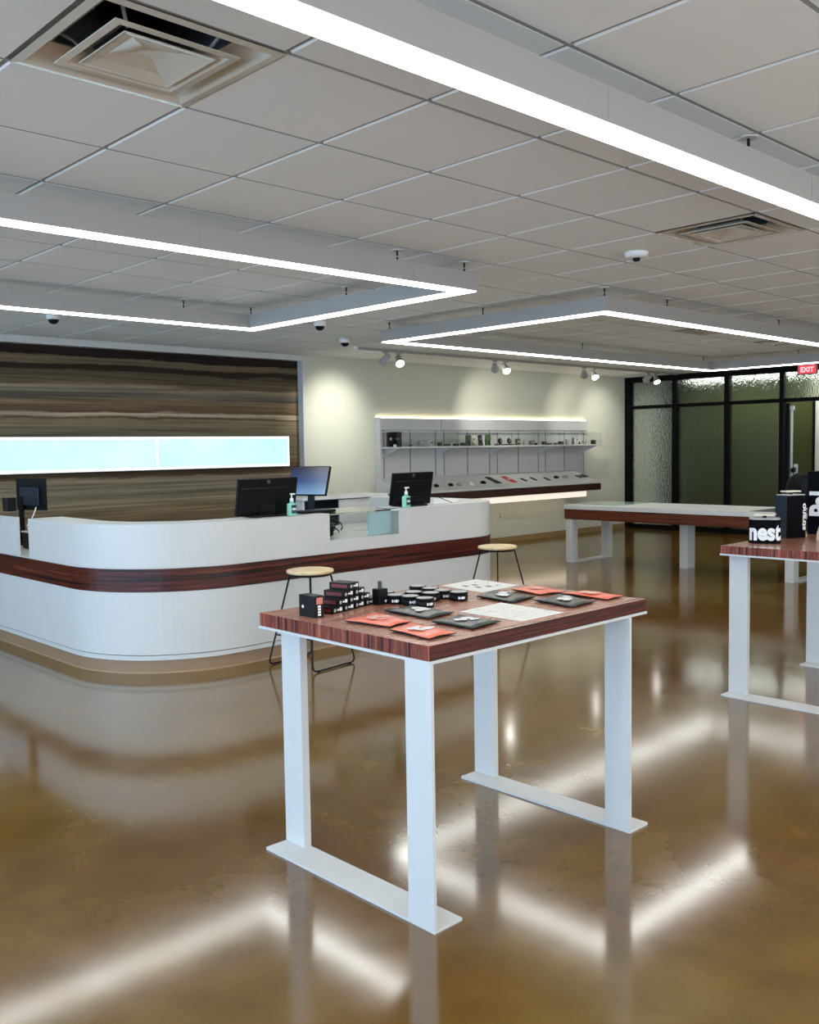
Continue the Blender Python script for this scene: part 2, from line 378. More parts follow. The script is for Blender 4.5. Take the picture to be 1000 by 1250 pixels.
# ceiling: dark deck + tee grid + tiles as pieces
bm = nb(); box(bm, XMIN, XG, YMIN, YW+.2, 3.05, 3.15); ceiling = struct('ceiling', bm, M['plenum'])
GX, GY, T = 1.803, 3.017, .6096
i0, i1 = math.floor((XMIN-GX)/T), math.ceil((XG-GX)/T)
j0, j1 = math.floor((YMIN-GY)/T), math.ceil((YW-GY)/T)
TB = .0125
for i in range(i0, i1+1):
    x = GX+i*T
    if x < XMIN+.02 or x > XG-.02: continue
    bm = nb(); box(bm, x-TB/2, x+TB/2, YMIN, YW, CZ+.006, CZ+.012); box(bm, x-.001, x+.001, YMIN, YW, CZ+.012, CZ+.04)
    obj('tee_bar', bm, M['tbar'], ceiling)
for j in range(j0, j1+1):
    y = GY+j*T
    if y < YMIN+.02 or y > YW-.02: continue
    bm = nb(); box(bm, XMIN, XG, y-TB/2, y+TB/2, CZ+.0008, CZ+.0058); box(bm, XMIN, XG, y-.001, y+.001, CZ+.0125, CZ+.04)
    obj('tee_bar', bm, M['tbar'], ceiling)
vents = [(-1, -1), (5, -1), (12, 3), (15, 3)]
def tile_geo(bm, x0, x1, y0, y1):
    g = .0075; b = .006
    c_ = .002
    lo = [(x0+g+b, y0+g+c_), (x1-g-b, y0+g+c_), (x1-g-b, y1-g-c_), (x0+g+b, y1-g-c_)]
    hi = [(x0+g, y0+g), (x1-g, y0+g), (x1-g, y1-g), (x0+g, y1-g)]
    a = [bm.verts.new((x, y, CZ)) for x, y in lo]; c = [bm.verts.new((x, y, CZ+.0085)) for x, y in hi]; d = [bm.verts.new((x, y, CZ+.03)) for x, y in hi]
    bm.faces.new(a[::-1]); bm.faces.new(d)
    for p, q in ((a, c), (c, d)):
        for k in range(4): bm.faces.new((p[k], p[(k+1) % 4], q[(k+1) % 4], q[k]))
Minv = cam.matrix_world.inverted()
cells = []
for i in range(i0, i1):
    for j in range(j0, j1):
        if (i, j) in vents: continue
        x0, x1 = max(GX+i*T, XMIN), min(GX+(i+1)*T, XG); y0, y1 = max(GY+j*T, YMIN), min(GY+(j+1)*T, YW)
        if x1-x0 < .05 or y1-y0 < .05: continue
        vis = False
        for cx, cy in ((x0, y0), (x1, y0), (x1, y1), (x0, y1), ((x0+x1)/2, (y0+y1)/2)):
            p = Minv @ Vector((cx, cy, CZ))
            if p.z < -.1 and abs(p.x/-p.z*1156) < 515 and -640 < p.y/-p.z*1156 < 640: vis = True
        full = abs((x1-x0)-T) < 1e-4 and abs((y1-y0)-T) < 1e-4
        cells.append((not vis, math.hypot((x0+x1)/2, (y0+y1)/2), x0, x1, y0, y1, full))
cells.sort()
tile_me = None; rest = nb()
for k, (nv, d, x0, x1, y0, y1, full) in enumerate(cells):
    if k < 290 and not nv:
        if full:
            if tile_me is None:
                b2 = nb(); tile_geo(b2, 0, T, 0, T); bmesh.ops.recalc_face_normals(b2, faces=b2.faces)
                tile_me = bpy.data.meshes.new('ceiling_tile'); b2.to_mesh(tile_me); b2.free(); tile_me.materials.append(M['tile'])
            o = bpy.data.objects.new('ceiling_tile', tile_me); C.objects.link(o); o.location = (x0, y0, 0); o.parent = ceiling
        else:
            b2 = nb(); tile_geo(b2, x0, x1, y0, y1); obj('ceiling_tile', b2, M['tile'], ceiling)
    else: tile_geo(rest, x0, x1, y0, y1)
obj('ceiling_tile_field', rest, M['tile'], ceiling, kind='stuff')

# walls
MX = 7.457          # right edge of the mural recess
bm = nb()
box(bm, MX, XG+1.15, YW, YW+.15, 0, CZ+.3); struct('wall_back', bm, M['wall'])
bm = nb(); box(bm, XMIN, MX, YW+.1, YW+.15, 0, 2.655); struct('wall_mural', bm, M['mural'])
bm = nb(); box(bm, XMIN, MX-.0005, YW, YW+.12, 2.645, CZ+.3); struct('trim_1', bm, M['white'])
bm = nb(); box(bm, MX-.004, MX+.035, YW-.006, YW+.1, 0, 2.66); struct('trim_2', bm, M['white_metal'])
bm = nb(); box(bm, XMIN-.15, XG+4, YMIN-.15, YMIN, 0, .35); box(bm, XMIN-.15, XG+4, YMIN-.15, YMIN, 2.55, CZ+.3)
box(bm, XMIN-.15, -2.0, YMIN-.15, YMIN, .35, 2.55); box(bm, 11.0, XG+4, YMIN-.15, YMIN, .35, 2.55); struct('wall_right', bm, M['wall_dark'])
bm = nb()
for k in range(8):
    x = -2+k*(13/7); box(bm, x-.03, x+.03, YMIN-.1, YMIN-.03, .35, 2.55)
struct('added_rear_window', bm, M['mullion'])  # invented unseen window, added to go with the rear fill lamp
# window wall behind and left of the camera
wl = nb()
box(wl, XMIN-.15, XMIN, YMIN, YW+.2, 0, .35); box(wl, XMIN-.15, XMIN, YMIN, YW+.2, 2.67, CZ+.3)
box(wl, XMIN-.15, XMIN, YMIN, -2.9, .35, 2.67); box(wl, XMIN-.15, XMIN, 9.6, YW+.2, .35, 2.67)
struct('wall_left', wl, M['wall_dark'])
wf = nb()
for k in range(7):
    y = -2.9+k*(12.5/6); box(wf, XMIN-.1, XMIN-.03, y-.03, y+.03, .35, 2.67)
box(wf, XMIN-.1, XMIN-.03, -2.9, 9.6, .35, .41); box(wf, XMIN-.1, XMIN-.03, -2.9, 9.6, 2.62, 2.67)
win = struct('window_1', wf, M['mullion'])
# baseboard on the back wall
bm = nb(); box(bm, MX+.04, XG-.05, YW-.014, YW, 0, .085); box(bm, MX+.04, XG-.05, YW-.02, YW-.014, 0, .02)
struct('baseboard_back', bm, M['base_tan'])

# ------------------------------------------------------------------ glazed partition (right side of picture)
gw = nb(); box(gw, XG-.03, XG+.09, YMIN, YW, 2.62, CZ+.02); storefront = struct('window_2', gw, M['mullion'])
HZ = 2.175
posts = [(9.66, YW), (8.73, 8.82), (7.765, 7.845), (6.83, 6.90)]
for a, b_ in posts:
    bm = nb(); box(bm, XG-.03, XG+.09, a, b_, 0, 2.62); obj('mullion', bm, M['mullion'], storefront)
DY1 = 6.83; DY0 = 5.88
bm = nb(); box(bm, XG-.03, XG+.09, DY0-.08, DY0, 0, 2.62); obj('mullion', bm, M['mullion'], storefront)
segs = [(8.82, 9.66), (7.845, 8.73), (6.90, 7.765), (DY0, DY1)]
for a, b_ in segs:
    bm = nb(); box(bm, XG-.02, XG+.08, a, b_, HZ-.03, HZ+.03); obj('transom_bar', bm, M['mullion'], storefront)
    bm = nb(); box(bm, XG+.022, XG+.034, a, b_, HZ+.03, 2.62); obj('glass_pane', bm, M['texglass'], storefront)
for a, b_ in segs[:3]:
    bm = nb(); box(bm, XG+.022, XG+.034, a, b_, .08, HZ-.03); obj('glass_pane', bm, M['texglass'], storefront)
    bm = nb(); box(bm, XG-.02, XG+.08, a, b_, 0, .08); obj('bottom_rail', bm, M['mullion'], storefront)
# remaining partition beyond the door, out of frame
bm = nb(); box(bm, XG, XG+.1, YMIN, DY0-.08, 0, 2.62); struct('wall_partition', bm, M['wall'])
# door leaf, open into the corridor
hinge = Vector((XG+.09, DY1-.02, 0)); da = Vector((math.cos(.36), math.sin(.36), 0))
door = bpy.data.objects.new('door_1', None); C.objects.link(door); door['kind'] = 'structure'; door.location = hinge
def leafbox(name, s0, s1, z0, z1, m, t=.022, off=0, label=None, parent=None):
    n = Vector((-da.y, da.x, 0)); pts = []
    for s, q in ((s0, -t), (s1, -t), (s1, t), (s0, t)):
        p = hinge+da*s+n*(q+off); pts.append((p.x, p.y))
    b = nb(); prism(b, pts, z0, z1); return obj(name, b, m, parent or door, label=label)
leafbox('hinge_stile', 0, .06, .01, 2.13, M['mullion'])
leafbox('lock_stile', .82, .90, .01, 2.13, M['alu'])
leafbox('top_rail', .06, .82, 2.05, 2.13, M['mullion']); leafbox('bottom_rail', .06, .82, .01, .2, M['mullion'])
leafbox('door_glass', .06, .82, .2, 2.05, M['glass'], .004)
leafbox('closer', .1, .35, 2.03, 2.09, M['alu'], .03, -.05)
pb = leafbox('push_bar', .15, .86, 1.02, 1.09, M['mullion'], .02, -.06)
leafbox('latch_case', .78, .9, .97, 1.14, M['alu'], .03, -.075)
# corridor behind
GXW = 15.95
bm = nb(); box(bm, GXW, GXW+.1, 6.87, YW, 0, CZ); struct('wall_green', bm, M['green_wall'])
bm = nb(); box(bm, GXW-.04, GXW+.1, 6.83, 6.87, 0, CZ); struct('trim_3', bm, M['mullion'])
bm = nb(); box(bm, GXW-.02, GXW+.1, YMIN, 6.83, 0, CZ); struct('wall_corridor', bm, M['wall'])
bm = nb(); box(bm, GXW-.035, GXW-.02, YMIN, 6.80, .92, .98); struct('trim_4', bm, M['white'])
bm = nb(); box(bm, XG+.1, GXW+.1, YMIN, YW, CZ, CZ+.1); struct('ceiling_corridor', bm, M['tile'])
cl = thing('corridor_ceiling_light', 'white linear ceiling light behind the textured glass panes', 'light', (15.4, 6.5, CZ))
bm = nb(); box(bm, 15.32, 15.48, 4.2, 8.9, CZ-.05, CZ-.001); obj('housing', bm, M['housing'], cl)
bm = nb(); box(bm, 15.33, 15.47, 4.25, 8.85, CZ-.056, CZ-.05); obj('diffuser', bm, mat('corridor_lens', (.9, .9, .9, 1), .5, emit=(.97, 1, .96, 1), es=26), cl)

# ------------------------------------------------------------------ rectangular linear pendants
def pendant(label, x0, x1, y0, y1, hangers, z0=2.52, z1=2.64, wd=.12):
    t = thing('linear_pendant_light', label, 'pendant light', ((x0+x1)/2, (y0+y1)/2, z0))
    bars = [(x0, x1, y0, y0+wd), (x0, x1, y1-wd, y1), (x0, x0+wd, y0+wd, y1-wd), (x1-wd, x1, y0+wd, y1-wd)]
    for a, b_, c, d in bars:
        bm = nb(); box(bm, a, b_, c, d, z0+.006, z1); obj('housing', bm, M['housing'], t)
    e = .007
    lens = [(x0+e, x1-e, y0+e, y0+wd-e), (x0+e, x1-e, y1-wd+e, y1-e), (x0+e, x0+wd-e, y0+wd-e, y1-wd+e), (x1-wd+e, x1-e, y0+wd-e, y1-wd+e)]
    for a, b_, c, d in lens:
        bm = nb(); box(bm, a, b_, c, d, z0, z0+.006); obj('diffuser', bm, M['lens'], t)
    # hair seams between housing lengths
    x = x0+1.5
    while x < x1-.3:
        for yy in (y0, y1-wd):
            sm = nb(); box(sm, x-.0008, x+.0008, yy-.0006, yy+wd+.0006, z0+.01, z1+.0004); obj('seam', sm, M['seam'], t)
        x += 1.5
    for hx, hy in hangers:
        bm = nb(); cyl(bm, (hx, hy), .035, CZ-.006, CZ-.0002, 16); c = obj('canopy', bm, M['white_metal'], t)
        bm = nb(); cyl(bm, (hx, hy), .0012, z1, CZ-.03, 6); cyl(bm, (hx, hy), .006, CZ-.036, CZ-.006, 8); cyl(bm, (hx, hy), .006, z1, z1+.03, 8); obj('suspension_cable', bm, M['black'], t)
    return t
pendant('long rectangular lit pendant above the reception counter, cut off by the left edge', -1.9, 4.68, 4.235, 6.81,
        [(4.62, 6.75), (3.98, 6.75), (4.62, 5.50), (4.62, 4.295), (4.02, 4.295), (1.2, 4.295), (1.5, 6.75)])
pendant('rectangular lit pendant hung over the far white table near the glass partition', 6.14, 12.35, 4.235, 6.81,
        [(6.20, 6.75), (6.20, 5.55), (6.20, 4.295), (7.1, 4.295), (9.15, 4.295), (9.3, 6.75), (11.9, 4.295), (12.1, 6.75), (12.29, 5.5)])
pendant('nearest and brightest pendant bar, crossing the top right of the ceiling', -1.9, 5.0, -.7, 1.905,
        [(3.65, 1.845), (1.0, 1.845), (-.6, 1.845)])

# ------------------------------------------------------------------ ceiling vents
def vent(cell, label):
    x0, y0 = GX+cell[0]*T, GY+cell[1]*T; cx, cy = x0+T/2, y0+T/2; z = CZ-.004
    t = thing('ceiling_vent', label, 'air vent', (cx, cy, CZ))
    def sq(bm, prof, close=False):
        rings = []
        for h, zz in prof:
            rings.append([bm.verts.new((cx+sx*h, cy+sy*h, zz)) for sx, sy in ((-1,-1),(1,-1),(1,1),(-1,1))])
        for a, b_ in zip(rings[:-1], rings[1:]):
            for k in range(4): bm.faces.new((a[k], a[(k+1) % 4], b_[(k+1) % 4], b_[k]))
        return rings
    H = T/2
    bm = nb(); sq(bm, [(H-.001, z), (H-.030, z-.003), (H-.040, z+.004), (H-.060, z+.030), (H-.085, z+.052), (H-.095, z+.056), (H-.095, z+.06), (H-.06, z+.036), (H-.001, z+.006)]); obj('outer_frame', bm, M['vent'], t)
    bm = nb(); sq(bm, [(.205, z-.010), (.180, z-.010), (.160, z+.006), (.125, z+.030), (.120, z+.034), (.155, z+.016), (.178, z-.004), (.205, z-.006), (.205, z-.010)]); obj('middle_ring', bm, M['vent'], t)
    bm = nb(); r = sq(bm, [(.003, z+.022), (.03, z+.020), (.10, z+.004), (.135, z-.010), (.150, z-.012), (.150, z-.008), (.10, z+.010), (.003, z+.028)])
    bm.faces.new(r[0]); bm.faces.new(r[-1]); obj('centre_plate', bm, M['vent'], t)
    bm = nb(); r = sq(bm, [(H-.02, z+.045), (H-.02, z+.26)]); bm.faces.new(r[-1]); obj('plenum_box', bm, M['duct'], t)
    bm = nb(); n = 28
    a = [bm.verts.new((cx+.15*math.cos(2*PI*k/n), cy+.15*math.sin(2*PI*k/n), z+.12)) for k in range(n)]
    b_ = [bm.verts.new((cx+.15*math.cos(2*PI*k/n), cy+.15*math.sin(2*PI*k/n), z+.258)) for k in range(n)]
    for k in range(n): bm.faces.new((a[k], a[(k+1) % n], b_[(k+1) % n], b_[k]))
    bm.faces.new(b_); obj('duct_collar', bm, M['void'], t)
    for sx, sy in ((1, 1), (-1, 1), (1, -1), (-1, -1)):
        bm = nb(); tube(bm, [(cx+sx*.13, cy+sy*.13, z+.012), (cx+sx*.16, cy+sy*.16, z+.06), (cx+sx*.2, cy+sy*.2, z+.09)], .006, 6); obj('bracket', bm, M['alu'], t)
    return t
vent(vents[0], 'square metal air vent nearest the camera, top left of the ceiling')
vent(vents[1], 'square metal air vent beside the smoke detector, right side of the ceiling')
vent(vents[2], 'small square air vent above the far white table, inside the far pendant')
vent(vents[3], 'farthest square air vent, seen just under the right pendant bar near the exit sign')
# smoke detector
sd = thing('smoke_detector', 'round white smoke detector on the ceiling tiles, left of the air vent', 'smoke detector', (5.244, 3.392, CZ))
bm = nb(); lathe(bm, [(.075, 0), (.075, -.012), (.068, -.028), (.05, -.036), (.01, -.037)], (5.244, 3.392, CZ), 28); obj('body', bm, M['white_gloss'], sd)
bm = nb(); lathe(bm, [(.024, -.03), (.024, -.05), (.014, -.056), (.002, -.057)], (5.244, 3.392, CZ), 16); obj('sensor', bm, M['black_plastic'], sd)
for (x, y, lab) in ((6.713, 8.031, 'white dome camera with black eye on the ceiling between the two far pendants'), (3.506, 8.114, 'black dome camera peeking below the left pendant bar near the mural'), (5.631, 7.10, 'small dark dome camera just behind the left pendant corner')):
    t = thing('dome_camera', lab, 'security camera', (x, y, CZ), group='ceiling dome cameras')
    bm = nb(); lathe(bm, [(.062, 0), (.062, -.04), (.055, -.05), (.04, -.052)], (x, y, CZ), 24); obj('housing', bm, M['white_gloss'], t)
    bm = nb(); lathe(bm, [(.045, -.05), (.042, -.066), (.03, -.082), (.012, -.089), (.002, -.09)], (x, y, CZ), 20); obj('dome', bm, M['black_plastic'], t)

# ------------------------------------------------------------------ track lights
YT = 8.6
tr = thing('light_track', 'long thin grey track on the ceiling before the display wall', 'light track', (11, YT, CZ))
bm = nb(); box(bm, 7.37, 14.55, YT-.017, YT+.017, CZ-.03, CZ); obj('rail', bm, M['housing'], tr)
bm = nb(); box(bm, 7.34, 7.37, YT-.02, YT+.02, CZ-.034, CZ); obj('end_cap', bm, M['white_gloss'], tr)
bm = nb(); box(bm, 7.37, 14.55, YT-.008, YT+.008, CZ-.0306, CZ-.030); obj('slot', bm, M['grey_line'], tr)
def head(x, aim, lit, label):
    t = thing('track_spotlight', label, 'spotlight', (x, YT, CZ-.03), group='track spotlights')
    aim = Vector(aim).normalized(); piv = Vector((x, YT, CZ-.125))
    bm = nb(); box(bm, x-.035, x+.035, YT-.015, YT+.015, CZ-.05, CZ-.03); obj('adapter', bm, M['housing'], t)
    bm = nb(); tube(bm, [(x, YT, CZ-.05), (x, YT, CZ-.095)], .008, 8); tube(bm, [(x-.03, YT, CZ-.095), (x+.03, YT, CZ-.095)], .009, 8); obj('arm', bm, M['housing'], t)
    base = piv - aim*.03
    bm = nb(); lathe(bm, [(.022, -.05), (.034, -.035), (.036, .03), (.052, .05), (.058, .088), (.056, .095)], base, 22, aim); obj('lamp_body', bm, M['housing'], t)
    bm = nb(); lathe(bm, [(.050, .0955), (.050, .098)], base, 22, aim); obj('lamp_lens', bm, M['spot_lens'], t)
    l = bpy.data.lights.new('spot_lamp', 'SPOT'); l.energy = lit; l.spot_size = math.radians(72); l.spot_blend = 1.0; l.color = (1, .98, .90); l.shadow_soft_size = .04
    o = bpy.data.objects.new('spot_lamp', l); C.objects.link(o); o.parent = t
    o.location = base + aim*.12 - t.location; o.rotation_euler = aim.to_track_quat('-Z', 'Y').to_euler()
SP = 85
head(7.83, (.12, 1.18, -.75), SP, 'first spotlight from the left on the track, turned to the bare wall')
head(8.05, (-.30, -.62, -.66), SP*.5, 'second spotlight from the left, lit disc facing the room')
head(9.84, (1.5, 1.18, -.80), SP, 'third spotlight from the left on the track, aimed at the wall')
head(10.06, (-.28, -.6, -.66), SP*.5, 'fourth spotlight from the left, lit disc above the middle of the shelves')
head(11.88, (1.8, 1.18, -.85), SP*.9, 'fifth spotlight from the left on the track, aimed at the wall')
head(12.13, (-.25, -.58, -.7), SP*.5, 'sixth spotlight from the left, lit disc near the right end of the shelves')
head(13.63, (.3, 1.18, -.72), SP*.5, 'spotlight left of the last pair, close to the glass partition')
head(13.88, (-.25, -.45, -.82), SP*.5, 'last spotlight on the right, lit disc before the black window frame')

# exit sign
ex = thing('exit_sign', 'red lit EXIT sign hanging by the top of the glass partition', 'exit sign', (14.2, 6.22, 2.52))
bm = nb(); rbox(bm, 14.19, 14.215, 6.06, 6.37, 2.515, 2.675, .012, 2); obj('frame', bm, mat('exit_frame', (.3, .25, .25, 1), .4), ex)
bm = nb(); rbox(bm, 14.183, 14.192, 6.085, 6.345, 2.535, 2.655, .006, 2); obj('face', bm, M['exit'], ex)
bm = text_bm('EXIT', .10, .004, 2); place_bm(bm, (14.181, 6.215, 2.558), (0, -1, 0), (0, 0, 1)); obj('lettering', bm, mat('exit_letters', (.9, .6, .6, 1), .4, emit=(1, .45, .5, 1), es=1.2), ex)
bm = nb(); tube(bm, [(14.2, 6.215, 2.675), (14.2, 6.215, CZ)], .006, 8); obj('stem', bm, M['black'], ex)

# ------------------------------------------------------------------ mural lightbox
lb = thing('wall_lightbox', 'long glowing pale blue lightbox on the striped mural wall', 'lightbox', (4, YW+.05, 1.31))
LX1 = 7.215; LX0 = -1.5
bm = nb(); box(bm, LX0, LX1, YW-.01, YW+.1, 1.305, 1.685); obj('case', bm, M['white_gloss'], lb)
div = 5.36
for a, b_ in ((LX0+.03, div-.012), (div+.012, LX1-.03)):
    bm = nb(); box(bm, a, b_, YW-.0135, YW-.0102, 1.335, 1.655); obj('lit_panel', bm, M['lightbox'], lb)
bm = nb(); box(bm, LX0+.008, LX1-.008, YW-.0125, YW-.0102, 1.655, 1.677); box(bm, LX0+.008, LX1-.008, YW-.0125, YW-.0102, 1.313, 1.335)
box(bm, div-.012, div+.012, YW-.0125, YW-.0102, 1.335, 1.655); box(bm, LX1-.03, LX1-.008, YW-.0125, YW-.0102, 1.335, 1.655); obj('lit_edge', bm, M['lightbox_edge'], lb)

# ------------------------------------------------------------------ reception counter
XC, YC, RA, RB, XR = 2.83, 5.60, .85, .45, 6.60
L1 = 9.3-(YC+RA); A1 = RA*PI/2; L2 = (XR-RB)-(XC+RA); A2 = RB*PI/2; L3 = 1.2
TOT = L1+A1+L2+A2+L3
def pn(s):
    if s <= L1: return Vector((XC, 9.3-s, 0)), Vector((-1, 0, 0))
    s -= L1
    if s <= A1:
        a = PI+s/RA; c = Vector((XC+RA, YC+RA, 0)); n = Vector((math.cos(a), math.sin(a), 0)); return c+n*RA, n
    s -= A1
    if s <= L2: return Vector((XC+RA+s, YC, 0)), Vector((0, -1, 0))
    s -= L2
    if s <= A2:
        a = 1.5*PI+s/RB; c = Vector((XR-RB, YC+RB, 0)); n = Vector((math.cos(a), math.sin(a), 0)); return c+n*RB, n
    s -= A2
    return Vector((XR, YC+RB+s, 0)), Vector((1, 0, 0))
def ribbon(bm, s0, s1, d0, d1, z0, z1):
    ks = sorted({s0, s1} | {b for b in (L1, L1+A1, L1+A1+L2, L1+A1+L2+A2) if s0 < b < s1} |
                {L1+A1*k/22 for k in range(23) if s0 < L1+A1*k/22 < s1} | {L1+A1+L2+A2*k/14 for k in range(15) if s0 < L1+A1+L2+A2*k/14 < s1})
    prev = None
    for s in ks:
        p, n = pn(s)
        a, b_ = p-n*d0, p-n*d1
        q = [bm.verts.new((a.x, a.y, z0)), bm.verts.new((b_.x, b_.y, z0)), bm.verts.new((b_.x, b_.y, z1)), bm.verts.new((a.x, a.y, z1))]
        if prev:
            for k in range(4):
                f = bm.faces.new((prev[k], prev[(k+1) % 4], q[(k+1) % 4], q[k]))
        else: bm.faces.new(q[::-1])
        prev = q
    bm.faces.new(prev)
ct = thing('reception_counter', 'long white curved reception counter with a dark rosewood band', 'counter', (4.5, 6.5, 0))
def rp(name, m, *a, label=None):
    bm = nb(); ribbon(bm, *a); return obj(name, bm, m, ct, label=label)
rp('kick_plate', M['kick'], 0, TOT, .02, .12, 0, .088); rp('kick_trim', mat('kick_bead', lin(176, 148, 116), .35), 0, TOT, .008, .02, 0, .008)
rp('lower_strip', M['white'], 0, TOT, .006, .10, .09, .122)
rp('lower_panel', M['white'], 0, TOT, 0, .08, .128, .558)
rp('wood_band', M['wood_band'], 0, TOT, -.003, .10, .560, .716, label='dark rosewood band')
rp('ledge', M['white'], 0, TOT, .0, .75, .717, .722)
s_gap0, s_gap1 = 9.3-7.37, 9.3-7.15
g0 = L1+A1+(4.495-(XC+RA)); g1 = L1+A1+(5.215-(XC+RA))
UT = 1.02
rp('upper_panel', M['white'], 0, s_gap0, 0, .022, .723, UT)
rp('upper_panel', M['white'], s_gap1, g0, 0, .26, .723, UT)
rp('upper_panel', M['white'], g0, g1, 0, .03, .723, .815)
rp('upper_panel', M['white'], g1, TOT, 0, .26, .723, UT)
# glass display case set in the counter
bm = nb(); box(bm, 4.497, 5.213, YC+.004, YC+.012, .816, UT-.012); obj('display_glass', bm, M['glass'], ct)
bm = nb(); box(bm, 4.497, 5.213, YC, YC+.5, UT-.011, UT-.001); obj('display_top_glass', bm, M['glass'], ct)
bm = nb(); box(bm, 4.497, 5.213, YC+.03, YC+.5, .80, .815); obj('display_floor', bm, M['white_gloss'], ct)
bm = nb(); box(bm, 4.97, 5.213, YC+.10, YC+.112, .8155, 1.0); obj('inner_divider', bm, mat('frosted_acrylic', (.62, .82, .88, 1), .3), ct)
# inner worktop
bm = nb(); box(bm, 3.7, 6.2, 6.12, 6.55, .70, .735) ; obj('inner_worktop', bm, M['white'], ct)

# desk and credenza behind the counter
dk = thing('back_desk', 'white desk seen through the glass opening of the counter', 'desk', (6.0, 7.3, 0))
bm = nb(); rbox(bm, 5.2, 7.0, 6.85, 7.45, .70, .74, .003); obj('desk_top', bm, M['white'], dk)
bm = nb(); box(bm, 5.25, 6.95, 7.0, 7.04, .02, .70); obj('modesty_panel', bm, M['navyshade'], dk)
for x in (5.25, 6.9):
    bm = nb(); box(bm, x, x+.05, 6.9, 7.4, 0, .70); obj('leg', bm, M['white_metal'], dk)
cr_ = thing('credenza', 'white open-fronted cabinet behind the counter, below the bare wall', 'cabinet', (6.3, 7.85, 0))
bm = nb(); rbox(bm, 5.68, 6.83, 7.5, 8.1, 1.0, 1.03, .003); obj('cabinet_top', bm, M['white'], cr_)
bm = nb(); box(bm, 5.70, 5.72, 7.52, 8.08, 0, 1.0); obj('side_panel', bm, M['white'], cr_)
bm = nb(); box(bm, 6.79, 6.81, 7.52, 8.08, 0, 1.0); obj('side_panel', bm, M['white'], cr_)
bm = nb(); box(bm, 5.72, 6.79, 8.05, 8.08, .0, 1.0); obj('back_panel', bm, M['navyshade'], cr_, label='slate blue back')
bm = nb(); box(bm, 6.17, 6.79, 7.52, 7.54, .02, .99); obj('door', bm, M['white'], cr_)
bm = nb(); box(bm, 5.72, 6.17, 7.54, 8.05, .62, .64); obj('shelf', bm, M['white'], cr_)
ph = thing('desk_phone', 'black desk phone with white handset on the back desk', 'phone', (6.3, 7.05, .74))
bm = nb(); rbox(bm, 6.2, 6.4, 6.95, 7.12, .7405, .79, .008); obj('base', bm, M['black_plastic'], ph)
bm = nb(); rbox(bm, 6.33, 6.38, 6.93, 7.12, .79, .83, .01); obj('handset', bm, M['white_gloss'], ph)
rp_ = thing('receipt_printer', 'small black receipt printer lying inside the left of the glass case', 'printer', (4.62, 5.8, .815))
bm = nb(); rbox(bm, 4.56, 4.74, 5.85, 6.0, .816, .90, .02, 2); obj('body', bm, M['black_plastic'], rp_)
bm = nb(); box(bm, 4.60, 4.68, 5.846, 5.8498, .84, .86); obj('paper_slip', bm, M['print'], rp_)

# ------------------------------------------------------------------ monitors
def monitor_back(x, y, z, wd, ht, yawd, lab, tilt=-11):
    t = thing('monitor', lab, 'monitor', (x, y, z))
    Rz = Matrix.Rotation(math.radians(yawd), 3, 'Z'); Rx = Matrix.Rotation(math.radians(-tilt), 3, 'X')
    def add(name, boxes, m, tilted=True, r=.004, sm=False, parent=None):
        bm = nb()
        for b_ in boxes: rbox(bm, *b_, r)
        for v in bm.verts:
            c = v.co.copy()
            if tilted:
                c = Rx @ (c-Vector((0, 0, .09)))+Vector((0, 0, .09))
            v.co = Rz @ c + Vector((x, y, z))
        return obj(name, bm, m, parent or t)
    add('shell', [(-wd/2, wd/2, -.012, .012, .012, .012+ht)], M['black_plastic'])
    add('rear_bulge', [(-wd/2+.02, wd/2-.02, -.022, -.011, .03, ht-.055)], M['black_plastic'])
    add('screen', [(-wd/2+.012, wd/2-.012, .012, .0135, .024, ht)], M['navyshade'], r=.0005)
    add('neck', [(-.06, .06, -.032, -.0215, .004, .09)], M['black_plastic'])
    add('base', [(-wd*.30, wd*.30, -.07, .10, 0.0005, .014)], M['black_plastic'], False)
    # round emblem at the top of the back
    bm = nb(); n = 24; zc = ht-.012
    a = [bm.verts.new((.013*math.cos(2*PI*k/n), -.0126, zc+.013*math.sin(2*PI*k/n))) for k in range(n)]
    b_ = [bm.verts.new((.0112*math.cos(2*PI*k/n), -.0126, zc+.0112*math.sin(2*PI*k/n))) for k in range(n)]
    for k in range(n): bm.faces.new((a[k], a[(k+1) % n], b_[(k+1) % n], b_[k]))
    tb = text_bm('hp', .021, 0, 2)
    for v in tb.verts: v.co = Vector((v.co.x*.8, -.0126, zc-.005+v.co.y))
    tm = bpy.data.meshes.new('tmp'); tb.to_mesh(tm); tb.free(); bm.from_mesh(tm)
    for v in bm.verts: v.co = Rz @ (Rx @ (v.co-Vector((0, 0, .09)))+Vector((0, 0, .09))) + Vector((x, y, z))
    obj('emblem', bm, mat('emblem_grey', (.25, .27, .3, 1), .3), t)
    return t
monitor_back(4.03, 5.76, UT, .50, .275, -4, 'black monitor seen from behind on the counter, left of the first sanitizer bottle')
monitor_back(5.50, 5.76, UT, .44, .275, -4, 'black monitor seen from behind at the right end of the counter')
